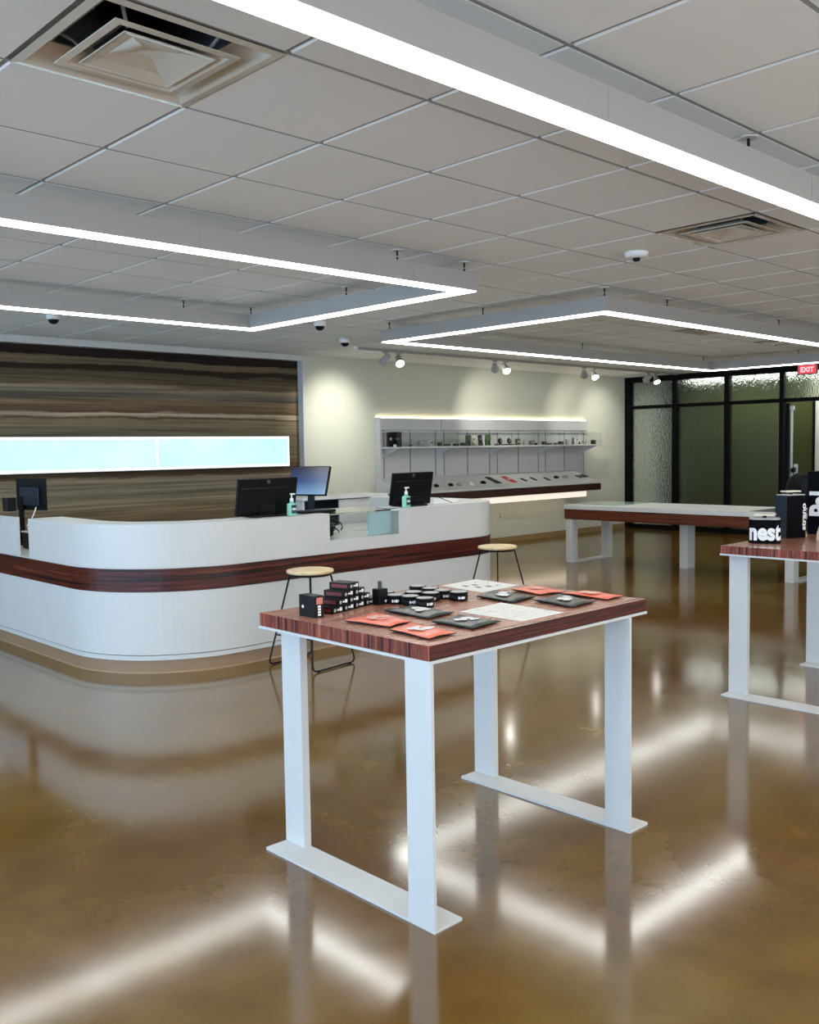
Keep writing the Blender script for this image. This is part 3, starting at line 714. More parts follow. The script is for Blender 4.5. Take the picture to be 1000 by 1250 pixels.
# forward facing blue screen
t = thing('monitor', 'monitor with a blue screen facing the room, between sanitizer and glass case', 'monitor', (4.81, 6.25, .735))
Rz = Matrix.Rotation(math.radians(-70), 3, 'Z'); Rx = Matrix.Rotation(math.radians(-20), 3, 'X')
def mb(name, b_, m, tilted=True, r=.004):
    bm = nb(); rbox(bm, *b_, r)
    for v in bm.verts:
        c = v.co.copy()
        if tilted: c = Rx @ (c-Vector((0, 0, .5)))+Vector((0, 0, .5))
        v.co = Rz @ c+Vector((4.84, 6.30, .7355))
    return obj(name, bm, m, t)
mb('shell', (-.19, .19, -.005, .02, .385, .64), M['black_plastic'])
so = mb('screen', (-.182, .182, -.0065, -.005, .393, .632), M['screen'], r=.0004); so.data.transform(Matrix.Translation((0, 0, 0)))
mb('neck', (-.03, .03, .025, .05, .0, .50), M['black_plastic'], False)
mb('base', (-.12, .12, -.05, .13, 0, .015), M['black_plastic'], False)
# keyboard and cables beside it
kb = tag(obj('payment_keypad', (lambda b: (rbox(b, 4.33, 4.66, 5.72, 5.85, UT+.0005, UT+.022, .005), b)[1])(nb()), M['black_plastic']), 'flat black keypad on the counter behind the first sanitizer bottle', 'keypad'); recentre(kb)
bm = nb()
pts = []
for k in range(60):
    a = k*.55; pts.append((5.05+.10*math.cos(a)+.0008*k, 6.32+.06*math.sin(a*1.1), .745+.0035*k*(.6+.4*math.sin(a*.7))))
tube(bm, pts, .006, 6); tag(recentre(obj('cable_coil', bm, M['black'])), 'tangle of black cables right of the blue-screen monitor', 'cable')
# left monitor on the left run of the counter
t = thing('monitor', 'monitor seen from behind in the gap at the left end of the counter', 'monitor', (3.27, 8.18, .722))
Rz = Matrix.Rotation(math.radians(-74), 3, 'Z')
def ml(name, b_, m, r=.004):
    bm = nb(); rbox(bm, *b_, r)
    for v in bm.verts: v.co = Rz @ v.co+Vector((3.27, 8.18, .7225))
    return obj(name, bm, m, t)
ml('shell', (-.19, .19, 0, .02, .30, .575), M['black_plastic']); ml('rear_bulge', (-.12, .12, -.02, .0, .34, .50), mat('slate_plastic', lin(24, 32, 48), .35))
ml('neck', (-.13, -.08, -.03, -.005, .0, .42), M['black_plastic']); ml('base', (-.17, -.03, -.1, .08, 0, .012), M['black_plastic'])
bm = nb(); rbox(bm, 3.02, 3.10, 8.06, 8.16, 1.03, 1.145, .004); tag(recentre(obj('card_reader', bm, M['black_plastic'])), 'black card reader box on the leftmost counter top, before the monitor', 'card reader')
bm = nb(); rbox(bm, 3.10, 3.22, 7.76, 7.96, .7225, .855, .004); 
dv = thing('counter_device', 'black cube device standing in the gap of the counter', 'device', (3.16, 7.86, .722)); obj('body', bm, M['black_plastic'], dv)
bm = nb(); rbox(bm, 3.09, 3.22, 7.755, 7.965, .8555, .868, .003); obj('lid', bm, M['white_gloss'], dv, label='white lid')
bm = nb(); tube(bm, round_path([(3.14, 7.90, .870), (3.12, 7.93, .90), (3.16, 7.88, .98), (3.20, 7.90, 1.06)], .04), .005, 6); tag(recentre(obj('cable', bm, M['white_gloss'])), 'white cable rising from the black device in the counter gap', 'cable')

# sanitizer bottles
def sanit(x, y, lab, s=1.0):
    t = thing('sanitizer_bottle', lab, 'bottle', (x, y, UT), group='hand sanitizer bottles on the counter')
    bm = nb(); rbox(bm, x-.033, x+.033, y-.022, y+.022, UT+.0005, UT+.095, .010, 2)
    obj('bottle_body', bm, M['gel'], t)
    bm = nb(); lathe(bm, [(.020, 0), (.013, .018), (.012, .022)], (x, y, UT+.094), 14); obj('shoulder', bm, M['gel'], t)
    bm = nb(); cyl(bm, (x, y), .014, UT+.110, UT+.132, 14); cyl(bm, (x, y), .005, UT+.132, UT+.158, 8); rbox(bm, x-.012, x+.030, y-.009, y+.009, UT+.156, UT+.168, .003); obj('pump', bm, M['white_gloss'], t)
    bm = nb(); box(bm, x-.018, x+.026, y-.0235, y-.0222, UT+.02, UT+.082); obj('front_label', bm, M['label'], t, label='dark teal label')
    bm = nb(); box(bm, x-.012, x+.020, y-.0245, y-.0236, UT+.045, UT+.060); obj('label_band', bm, M['print'], t)
sanit(4.17, 5.635, 'green sanitizer pump bottle just right of the left black monitor')
sanit(5.335, 5.64, 'green sanitizer pump bottle in front of the right black monitor')
# papers and tray right end
ds = thing('document_tray', 'pale tray of papers on the counter right of the right monitor', 'tray', (5.98, 5.95, UT))
bm = nb(); rbox(bm, 5.80, 6.16, 5.92, 6.2, .7235, .76, .003); bm.free()
bm = nb(); rbox(bm, 5.78, 6.10, 5.76, 5.845, UT+.0005, UT+.03, .003); obj('tray', bm, M['white_gloss'], ds)
bm = nb(); box(bm, 5.80, 6.08, 5.77, 5.84, UT+.0302, UT+.036); obj('sheets', bm, M['paper'], ds)
bm = nb(); tube(bm, round_path([(5.74, 5.80, UT+.10), (5.86, 5.76, UT+.05), (5.98, 5.74, UT+.006)], .06), .003, 6); tag(recentre(obj('cable', bm, M['black'])), 'thin black cable curling over the tray at the right monitor', 'cable')

# ------------------------------------------------------------------ display wall unit
U = thing('wall_display_unit', 'long white wall display with shelf, sloped tray and dark ledge', 'display shelf', (11, 9.6, .6))
PX0, PX1 = 8.70, 13.50
bm = nb(); box(bm, PX0, PX1, 9.735, YW-.002, .70, 1.93); obj('back_panel', bm, M['shelf_panel'], U)
fx = [PX0+.02, 9.905, 11.08, 12.27, PX1]
for a, b_ in zip(fx[:-1], fx[1:]):
    bm = nb(); rbox(bm, a+.006, b_-.006, 9.70, 9.7345, 1.765, 1.925, .003); obj('fascia_panel', bm, M['shelf_panel'], U)
bm = nb(); box(bm, PX0-.03, PX0-.0005, 9.67, YW-.002, .70, 1.935); obj('side_post', bm, M['white_metal'], U)
bm = nb(); box(bm, PX0, PX1, 9.745, YW-.004, 1.932, 1.948); obj('cove_light', bm, M['cove'], U, label='warm LED strip')
bm = nb(); box(bm, PX0, PX1, 9.69, 9.7345, 1.728, 1.745); obj('rail', bm, M['white_metal'], U)
std = [8.795, 9.299, 9.807, 9.986, 10.49, 10.99, 11.172, 11.676, 12.184, 12.365, 12.876, 13.413]
for x in std:
    bm = nb(); box(bm, x-.007, x+.007, 9.728, 9.7348, 1.04, 1.765); obj('slotted_standard', bm, M['grey_line'], U)
SZ = 1.53
bays = [(8.72, 9.885), (9.915, 11.06), (11.10, 12.25), (12.29, 13.44)]
for a, b_ in bays:
    bm = nb(); rbox(bm, a-.012, b_+.012, 9.37, 9.73, SZ-.025, SZ, .003); obj('shelf_board', bm, M['white'], U)
    for x in (a+.07, b_-.07):
        bm = nb(); 
        vs = [(x-.006, 9.73, SZ-.026), (x-.006, 9.42, SZ-.026), (x-.006, 9.73, SZ-.14)]
        A_ = [bm.verts.new(p) for p in vs]; B_ = [bm.verts.new((p[0]+.012, p[1], p[2])) for p in vs]
        bm.faces.new(A_[::-1]); bm.faces.new(B_)
        for k in range(3): bm.faces.new((A_[k], A_[(k+1) % 3], B_[(k+1) % 3], B_[k]))
        obj('shelf_bracket', bm, M['white_metal'], U)
    bm = nb(); box(bm, a, b_, 9.378, 9.384, SZ+.001, SZ+.20); obj('guard_glass', bm, M['glass'], U)
# sloped tray
def slopez(y): return .913+(y-9.2)*.348
bm = nb()
vs = [(9.2, .913), (9.7345, slopez(9.7345)), (9.7345, .90), (9.2, .885)]
SX0, SX1 = 8.66, 13.12
A_ = [bm.verts.new((SX0, y, z)) for y, z in vs]; B_ = [bm.verts.new((SX1, y, z)) for y, z in vs]
bm.faces.new(A_[::-1]); bm.faces.new(B_)
for k in range(4): bm.faces.new((A_[k], A_[(k+1) % 4], B_[(k+1) % 4], B_[k]))
obj('sloped_tray', bm, M['white'], U)
bm = nb(); rbox(bm, SX0-.02, SX1+.02, 9.18, 9.7345, .775, .884, .002); obj('rosewood_ledge', bm, M['shelf_wood'], U, label='dark rosewood ledge front')
bm = nb(); box(bm, SX0+.1, 12.93, 9.33, 9.7345, .667, .76); obj('under_apron', bm, M['white'], U)
bm = nb(); box(bm, SX0+.1, 12.93, 9.322, 9.3295, .670, .757); obj('under_light', bm, mat('warm_led_apron', (.8, .8, .8, 1), .4, emit=(1, .86, .72, 1), es=.85), U, label='warm backlit apron')
bm = nb(); box(bm, SX0+.1, 12.93, 9.55, 9.57, .655, .6648); obj('under_light', bm, M['cove2'], U, label='warm LED strip')
# outlet
ol = thing('wall_outlet', 'small cream outlet on the wall below the dark ledge', 'outlet', (11.275, YW, .43))
bm = nb(); rbox(bm, 11.24, 11.31, YW-.008, YW-.0005, .375, .49, .002); obj('plate', bm, M['cream'], ol)
for z in (.40, .445):
    bm = nb(); box(bm, 11.26, 11.29, YW-.0095, YW-.008, z, z+.025); obj('socket', bm, M['grey_line'], ol)

# products on the shelf
def prod(name, bm, m, lab, cat, grp='products on the wall shelf', parts=()):
    if not parts:
        return tag(recentre(obj(name, bm, m)), lab, cat, grp)
def sbox(x0, x1, h, name, lab, cat, m, y=9.5, d=.05, accent=None):
    t = thing(name, lab, cat, ((x0+x1)/2, y, SZ), group='products on the wall shelf')
    bm = nb(); rbox(bm, x0, x1, y-d/2, y+d/2, SZ+.0005, SZ+h, min(.003, (x1-x0)*.1)); obj('carton', bm, m, t)
    if accent:
        bm = nb(); w_ = (x1-x0); box(bm, x0+w_*.2, x1-w_*.2, y-d/2-.0008, y-d/2, SZ+h*.45, SZ+h*.62); obj('printed_mark', bm, accent, t)
    return t
pg = M['print_grey']
sbox(8.659, 8.727, .199, 'carton', 'narrow black carton at the far left of the shelf', 'box', M['black_box'], accent=M['tin_lid'])
sbox(8.75, 8.895, .201, 'carton', 'wide black carton, largest on the left of the shelf', 'box', M['black_box'], accent=pg)
sbox(8.712, 8.745, .033, 'small_jar', 'tiny white jar before the two black cartons', 'jar', M['white_gloss'], y=9.43, d=.03)
sbox(9.065, 9.097, .028, 'small_jar', 'tiny black jar right of the large black carton', 'jar', M['black_plastic'], d=.03)
sbox(9.239, 9.335, .091, 'carton', 'pale grey framed carton on the left shelf bay', 'box', M['tin_lid'], accent=M['print'])
sbox(9.441, 9.49, .092, 'carton', 'slim half black half white carton on the left shelf bay', 'box', M['print'], accent=M['black_box'])
sbox(9.63, 9.696, .052, 'carton', 'small black cube carton at the right end of the left shelf bay', 'box', M['black_box'], accent=pg)
sbox(9.755, 9.857, .033, 'flat_tin', 'flat black tin, just right of the first small black cube', 'tin', M['black_box'], accent=pg)
sbox(9.955, 10.037, .033, 'flat_tin', 'flat black tin with pale mark in the second shelf bay', 'tin', M['black_box'], accent=M['tin_lid'])
sbox(10.106, 10.176, .048, 'carton', 'small black cube beside the first green pouch', 'box', M['black_box'], accent=pg)
def pouch(x0, x1, h, m, lab, curve=0, back=None):
    t = thing('pouch', lab, 'pouch', ((x0+x1)/2, 9.5, SZ), group='standing pouches on the shelf')
    bm = nb(); rows = 7; ring = []
    for k in range(rows):
        f = k/(rows-1); w_ = (x1-x0)/2*(.82+.18*f); th = .035*(1-f)+.004; cx = (x0+x1)/2+curve*(f-.3*f*f)*-.03; z = SZ+.0005+h*f
        ring.append([bm.verts.new((cx+a*w_, 9.5+b_*th, z)) for a, b_ in ((-1, -.3), (-.5, -1), (.5, -1), (1, -.3), (1, .3), (.5, 1), (-.5, 1), (-1, .3))])
    for a, b_ in zip(ring[:-1], ring[1:]):
        for k in range(8): bm.faces.new((a[k], a[(k+1) % 8], b_[(k+1) % 8], b_[k]))
    bm.faces.new(ring[0][::-1]); bm.faces.new(ring[-1]); obj('bag', bm, m, t)
    bm = nb(); box(bm, (x0+x1)/2-(x1-x0)*.3-curve*.04, (x0+x1)/2+(x1-x0)*.3-curve*.04, 9.462, 9.4645, SZ+h*.55, SZ+h*.7); obj('printed_mark', bm, M['grey_line'], t)
pouch(10.194, 10.317, .156, M['green'], 'dark green standing pouch, left one of the green pair')
pouch(10.345, 10.42, .157, M['cream'], 'cream curved pouch between the green pouches', 1)
pouch(10.485, 10.575, .157, M['black_box'], 'black curved pouch leaning right of the cream one', 1)
pouch(10.624, 10.754, .159, M['green'], 'green standing pouch, right one of the green pair')
for x, lab in ((10.97, 'round black object on a flat base, left of the two'), (11.18, 'round black object on a flat base, right of the two')):
    t = thing('round_holder', lab, 'ornament', (x, 9.5, SZ), group='round black holders on flat bases')
    bm = nb(); rbox(bm, x-.085, x+.085, 9.46, 9.54, SZ+.0005, SZ+.02, .003); obj('base', bm, M['black_plastic'], t)
    bm = nb(); lathe(bm, [(.018, -.012), (.045, -.012), (.047, 0), (.045, .012), (.018, .012)], (x, 9.5, SZ+.066), 20, (.2, -1, .1)); obj('ring', bm, M['black_plastic'], t)
    bm = nb(); lathe(bm, [(.016, -.016), (.016, .016)], (x, 9.5, SZ+.066), 14, (.2, -1, .1)); obj('hub', bm, M['tin_lid'], t)
sbox(11.346, 11.42, .101, 'carton', 'tall dark grey carton right of the round black objects', 'box', mat('grey_carton', lin(78, 80, 74), .5, noise=.2, nscale=60), accent=M['print'])
sbox(11.514, 11.54, .064, 'slim_tube', 'slim grey tube in the third shelf bay', 'tube', M['stone'], d=.02)
sbox(11.685, 11.776, .071, 'carton', 'mid grey carton in the third shelf bay', 'box', M['stone'], accent=M['print'])
sbox(11.82, 11.85, .03, 'small_jar', 'tiny black jar near the right end of the third bay', 'jar', M['black_plastic'], d=.03)
sbox(12.003, 12.077, .052, 'carton', 'black cube carton, right part of the shelf', 'box', M['black_box'], accent=pg)
sbox(12.119, 12.225, .029, 'flat_tin', 'flat black tin right of the black cube, third bay end', 'tin', M['black_box'], accent=pg)
sbox(12.31, 12.41, .029, 'flat_tin', 'flat black tin at the start of the last shelf bay', 'tin', M['black_box'], accent=M['tin_lid'])
sbox(12.44, 12.52, .053, 'carton', 'black cube carton in the last shelf bay', 'box', M['black_box'], accent=pg)
def vial(x, h, m, lab, r=.012):
    t = thing('vial', lab, 'vial', (x, 9.5, SZ), group='slim vials in the last shelf bay')
    bm = nb(); cyl(bm, (x, 9.5), r, SZ+.0005, SZ+h*.75, 12); obj('body', bm, m, t)
    bm = nb(); cyl(bm, (x, 9.5), r*.6, SZ+h*.75, SZ+h, 10); obj('cap', bm, M['black_plastic'], t)
vial(12.625, .085, M['stone'], 'slim grey vial beside the last black cube', .017)
vial(12.695, .067, M['print'], 'short white vial, second of the vial row')
vial(12.80, .108, M['stone'], 'tallest grey vial in the last shelf bay', .018)
vial(12.92, .09, M['print'], 'thin white vial right of the tallest vial', .008)
vial(12.98, .045, M['black_plastic'], 'tiny black vial near the right shelf end')
vial(13.06, .06, M['print'], 'thin white vial near the right shelf end', .008)
vial(13.16, .045, M['print'], 'small white vial close to the shelf end', .016)
sbox(13.335, 13.415, .069, 'carton', 'black carton at the far right end of the shelf', 'box', M['black_box'], accent=M['tin_lid'])

# items on the sloped tray
ang = math.atan(.348)
def rock(x, y, w_, m, lab, kind=0):
    bm = nb(); bmesh.ops.create_icosphere(bm, subdivisions=2, radius=1)
    rnd = random.Random(int(x*1000))
    for v in bm.verts:
        k = 1+rnd.uniform(-.16, .16); v.co = Vector((v.co.x*w_*k, v.co.y*.035*k, max(-.3, v.co.z)*.03*k))
        v.co.z += .0095
        v.co.rotate(Matrix.Rotation(ang, 3, 'X')); v.co += Vector((x, y, slopez(y)+.001))
    tag(recentre(obj('display_stone', bm, m)), lab, 'stone', 'small stones on the sloped tray')
rock(9.427, 9.351, .045, M['black_plastic'], 'black stone right of the right monitor on the sloped tray')
rock(9.718, 9.352, .045, M['black_plastic'], 'second black stone from the left on the sloped tray')
rock(9.886, 9.351, .045, M['stone'], 'grey stone beside the second black stone')
rock(10.143, 9.34, .035, M['print'], 'white stone with a dark speck, left half of the tray')
rock(10.441, 9.376, .05, M['black_plastic'], 'black stone just left of the black card')
rock(12.257, 9.429, .06, M['black_plastic'], 'large black stone in the right half of the tray')
rock(12.492, 9.427, .055, M['stone'], 'round grey stone in the right half of the tray')
def card(x, y, w_, d, m, lab, grp='cards on the sloped tray', skew=0):
    t = thing('display_card', lab, 'card', (x, y, slopez(y)), group=grp)
    for name, a, b_, z0, z1, mm in (('card', w_, d, .001, .010, m), ('printed_mark', w_*.35, d*.22, .0102, .0108, M['print_grey'] if m is M['black_box'] else M['print'])):
        bm = nb(); box(bm, -a/2, a/2, -b_/2, b_/2, z0, z1)
        for v in bm.verts: v.co.rotate(Matrix.Rotation(ang, 3, 'X')); v.co += Vector((x, y, slopez(y)))
        obj(name, bm, mm, t)
card(10.759, 9.463, .11, .26, M['black_box'], 'long black card with grey print, centre of the tray')
card(11.128, 9.462, .11, .25, M['red_card'], 'long red card with pale print, centre of the tray')
for x, y, lab in ((11.426, 9.416, 'small black card first to the right of the red card'), (11.681, 9.428, 'small black card second to the right of the red card'), (11.986, 9.40, 'smallest black card left of the large black stone'),
                  (12.86, 9.43, 'first of three small black cards at the right tray end'), (12.975, 9.44, 'middle of three small black cards at the right tray end'), (13.07, 9.45, 'last of three small black cards at the right tray end')):
    card(x, y, .055, .12, M['black_box'], lab, 'small black cards on the sloped tray')

# ------------------------------------------------------------------ high tables
WSL = [M['wood_top_sheen'], M['wood_front'], M['wood_end']]
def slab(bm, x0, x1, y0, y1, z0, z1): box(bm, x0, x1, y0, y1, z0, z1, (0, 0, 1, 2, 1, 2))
def high_table(x0, y0, lab, LX=1.192, LY=.895):
    t = thing('display_table', lab, 'table', (x0+LX/2, y0+LY/2, 0), group='high rosewood tables on white plate legs')
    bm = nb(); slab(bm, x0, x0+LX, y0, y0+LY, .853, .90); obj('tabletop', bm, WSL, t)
    bm = nb(); box(bm, x0-.004, x0+LX+.004, y0-.004, y0+LY+.004, .843, .8525); obj('steel_tray', bm, M['white_metal'], t, label='thin white steel plate under the top')
    for fx_ in (x0-.005, x0+LX-.125):
        bm = nb(); box(bm, fx_, fx_+.125, y0-.01, y0+LY-.01, 0.0, .010); obj('foot_plate', bm, M['white_metal'], t)
        bm = nb(); box(bm, fx_, fx_+.012, y0-.01, y0+.105, .0102, .843); obj('leg', bm, M['white_metal'], t)
        bm = nb(); box(bm, fx_+.093, fx_+.125, y0+LY-.125, y0+LY-.01, .0102, .843); obj('leg', bm, M['white_metal'], t)
    return t
high_table(2.0, 2.023, 'nearest high table with rosewood top and white plate legs, centre foreground')
high_table(5.175, 1.875, 'second high rosewood table at the right edge holding black gift boxes')
# far long table
ft = thing('long_display_table', 'long white topped table with rosewood apron near the glass partition', 'table', (10.35, 5.95, 0))
FX0, FX1, FY0, FY1 = 9.88, 10.80, 4.35, 7.47
bm = nb(); slab(bm, FX0, FX1, FY0, FY1, .565, .692); 
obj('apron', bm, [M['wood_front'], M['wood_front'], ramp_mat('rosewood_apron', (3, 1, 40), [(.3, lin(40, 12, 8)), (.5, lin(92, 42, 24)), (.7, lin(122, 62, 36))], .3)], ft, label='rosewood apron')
bm = nb(); rbox(bm, FX0-.008, FX1+.008, FY0-.008, FY1+.008, .6925, .748, .003); obj('tabletop', bm, M['white'], ft)
bm = nb(); rbox(bm, FX0+.06, FX1-.06, 6.75, 7.40, .7485, .7545, .002); obj('glass_inset', bm, mat('greenish_glass', lin(170, 190, 178), .08), ft, label='greenish glass inset')
bm = nb(); box(bm, FX0+.10, FX1-.2, 4.36, 5.0, .7482, .7488); obj('display_recess', bm, M['black'], ft)
for ly in (FY1-.115, FY0+.10):
    bm = nb(); rbox(bm, FX0+.01, FX0+.13, ly, ly+.10, 0, .564, .003); obj('leg', bm, M['white_metal'], ft)
    bm = nb(); rbox(bm, FX1-.13, FX1-.01, ly, ly+.10, 0, .564, .003); obj('leg', bm, M['white_metal'], ft)
    bm = nb(); box(bm, FX0+.13, FX1-.13, ly, ly+.10, 0, .02); obj('floor_bar', bm, M['white_metal'], ft)
bm = nb(); rbox(bm, 10.26, 10.43, 5.92, 6.03, 0, .564, .002); obj('column', bm, M['white_metal'], ft)

# ------------------------------------------------------------------ stools
def stool():
    t = thing('stool', '', 'stool')
    bm = nb(); lathe(bm, [(.150, .645), (.163, .650), (.166, .660), (.163, .669), (.150, .672)], (0, 0, 0), 36); obj('seat', bm, M['seatwood'], t, label='pale round wooden seat')
    bm = nb(); n = 28; tube(bm, [(.140*math.cos(2*PI*k/n), .140*math.sin(2*PI*k/n), .636) for k in range(n+1)], .008, 6); obj('seat_ring', bm, M['black'], t)
    a = .215
    for s in (-1, 1):
        p = round_path([(-.10, s*.10, .634), (-a, s*a, .008), (a, s*a, .008), (.10, s*.10, .634)], .05, 5)
        bm = nb(); tube(bm, p, .0065, 8); obj('leg', bm, M['black'], t)
        for x in (-a+.06, a-.06):
            bm = nb(); cyl(bm, (x, s*a), .013, 0, .012, 10); obj('foot_pad', bm, M['black_plastic'], t)
    k = 1-.22/.64
    b_ = .10+(a-.10)*k
    for s in (-1, 1):
        bm = nb(); tube(bm, [(s*b_, -b_, .22), (s*b_, b_, .22)], .0055, 8); obj('cross_bar', bm, M['black'], t)
    return t
s1 = stool(); s1['label'] = 'black wire stool with pale wood seat behind the near table, closer one'; s1['group'] = 'wire stools at the counter'
s1.location = (4.03, 5.25, 0); s1.rotation_euler = (0, 0, math.radians(8))
s2 = copy_tree(s1); s2['label'] = 'black wire stool with pale wood seat at the right end of the counter'
s2.location = (6.04, 5.27, 0); s2.rotation_euler = (0, 0, math.radians(-4))

# ------------------------------------------------------------------ goods on the nearest table
TZ = .9004
def small_box(bw, bl, bh):   # label end faces -y, red print on -x side
    t = thing('small_carton', '', 'box')
    bm = nb(); box(bm, 0, bw, 0, bl, 0, bh); obj('carton', bm, M['black_box'], t)
    bm = nb(); box(bm, -.0006, -.0001, bl*.12, bl*.88, bh*.25, bh*.75); obj('side_print', bm, M['red_dark'], t, label='dark red print')
    bm = nb(); box(bm, bw*.42, bw*.62, -.0006, -.0001, bh*.38, bh*.62); box(bm, bw*.66, bw*.9, -.0006, -.0001, bh*.28, bh*.80); obj('end_print', bm, M['print'], t, label='white print')
    bm = nb(); lathe(bm, [(.0065, 0), (.0065, .0005)], (bw*.2, -.0001, bh*.5), 12, (0, -1, 0)); obj('round_mark', bm, M['tin_lid'], t)
    return t
pb_ = small_box(.061, .094, .0245)
rots = math.radians(14.5); dx = Vector((math.cos(rots), math.sin(rots), 0)); dyv = Vector((-math.sin(rots), math.cos(rots), 0))
org = Vector((2.158, 2.680, TZ)); firstp = True
names = ['bottom row', 'second row', 'third row', 'top']
pos = ['leftmost', 'second', 'third', 'rightmost']
for r_ in range(4):
    for k in range(4-r_):
        o = pb_ if firstp else copy_tree(pb_); firstp = False
        o.location = org + dx*(.0705*(k+.5*r_)) + Vector((0, 0, r_*.0252)); o.rotation_euler = (0, 0, rots+random.uniform(-.03, .03))
        n_in = 4-r_
        wd = 'topmost' if n_in == 1 else ('left' if k == 0 else 'right') if n_in == 2 else (['left', 'middle', 'right'][k] if n_in == 3 else ['leftmost', 'second', 'third', 'rightmost'][k])
        o['label'] = 'topmost small black box of the pyramid on the near table' if n_in == 1 else f'small black box with red side, {wd} in the {names[r_]} of the pyramid'
        o['group'] = 'small black boxes stacked in a pyramid'
sb = thing('small_carton', 'upright black box standing alone at the left corner of the near table', 'box', (2.085, 2.71, TZ), rz=0)
bm = nb(); box(bm, 2.063, 2.106, 2.668, 2.757, TZ, TZ+.078); obj('carton', bm, M['black_box'], sb)
bm = nb(); box(bm, 2.073, 2.101, 2.6672, 2.6678, TZ+.048, TZ+.072); obj('red_patch', bm, mat('pink_patch', lin(200, 120, 110), .5), sb, label='pale red square patch')
for k in range(4):
    bm = nb(); box(bm, 2.079, 2.092, 2.6672, 2.6678, TZ+.006+k*.010, TZ+.0135+k*.010); obj('letter_mark', bm, M['print'], sb)
bm = nb(); lathe(bm, [(.006, 0), (.006, .0006)], (2.0628, 2.735, TZ+.036), 14, (-1, 0, 0)); obj('round_mark', bm, M['print'], sb)
bt = thing('square_bottle', 'square black bottle with a thin neck beside the box pyramid', 'bottle', (2.425, 2.72, TZ))
bm = nb(); rbox(bm, 2.402, 2.448, 2.698, 2.742, TZ, TZ+.062, .003); obj('bottle_body', bm, M['black_plastic'], bt)
bm = nb(); cyl(bm, (2.425, 2.72), .008, TZ+.062, TZ+.09, 12); obj('neck', bm, M['cork'], bt)
bm = nb(); vs = [bm.verts.new(p) for p in ((2.428, 2.6972, TZ+.018), (2.440, 2.6972, TZ+.018), (2.434, 2.6972, TZ+.006))]; bm.faces.new(vs); obj('heart_mark', bm, M['print'], bt)
tins = [(2.51, 2.781), (2.482, 2.697), (2.501, 2.63), (2.504, 2.552), (2.585, 2.70), (2.612, 2.63), (2.707, 2.80), (2.70, 2.72), (2.690, 2.64), (2.700, 2.56)]
tl = ['beside the bottle, partly hidden', 'first before the bottle', 'second of the front row', 'third of the front row, nearest the camera', 'behind the front row on the left', 'behind the front row on the right', 'farthest at the back left', 'back row, second', 'back row, third', 'back row, rightmost by the paper']
def tin():
    t = thing('round_tin', '', 'tin')
    bm = nb(); lathe(bm, [(.034, 0), (.0355, .002), (.0355, .024)], (0, 0, 0), 28); obj('tin_body', bm, M['black_plastic'], t)
    bm = nb(); lathe(bm, [(.0365, .0245), (.0365, .032), (.035, .0335)], (0, 0, 0), 28); obj('lid', bm, M['black_plastic'], t)
    bm = nb(); lathe(bm, [(.031, .0336), (.031, .0342)], (0, 0, 0), 24); obj('lid_label', bm, M['tin_lid'], t, label='pale round label')
    bm = nb()
    for k, (w_, h_) in enumerate(((.006, .010), (.005, .007), (.008, .011), (.005, .008))):
        a = math.radians(-128+k*12); c, s_ = math.cos(a), math.sin(a); R_ = .0359
        p = Vector((c*R_, s_*R_, .013)); tx = Vector((-s_, c, 0))
        q = [p+tx*u_*w_/2+Vector((0, 0, v_*h_/2)) for u_, v_ in ((-1, -1), (1, -1), (1, 1), (-1, 1))]
        bm.faces.new([bm.verts.new(x) for x in q])
    obj('side_lettering', bm, M['print'], t)
    return t
t0 = tin()
for k, (x, y) in enumerate(tins):
    o = t0 if k == 0 else copy_tree(t0)
    o.location = (x, y, TZ); o.rotation_euler = (0, 0, random.uniform(-.4, .3)); o['label'] = 'round black tin with pale lid, '+tl[k]; o['group'] = 'round black tins on the near table'
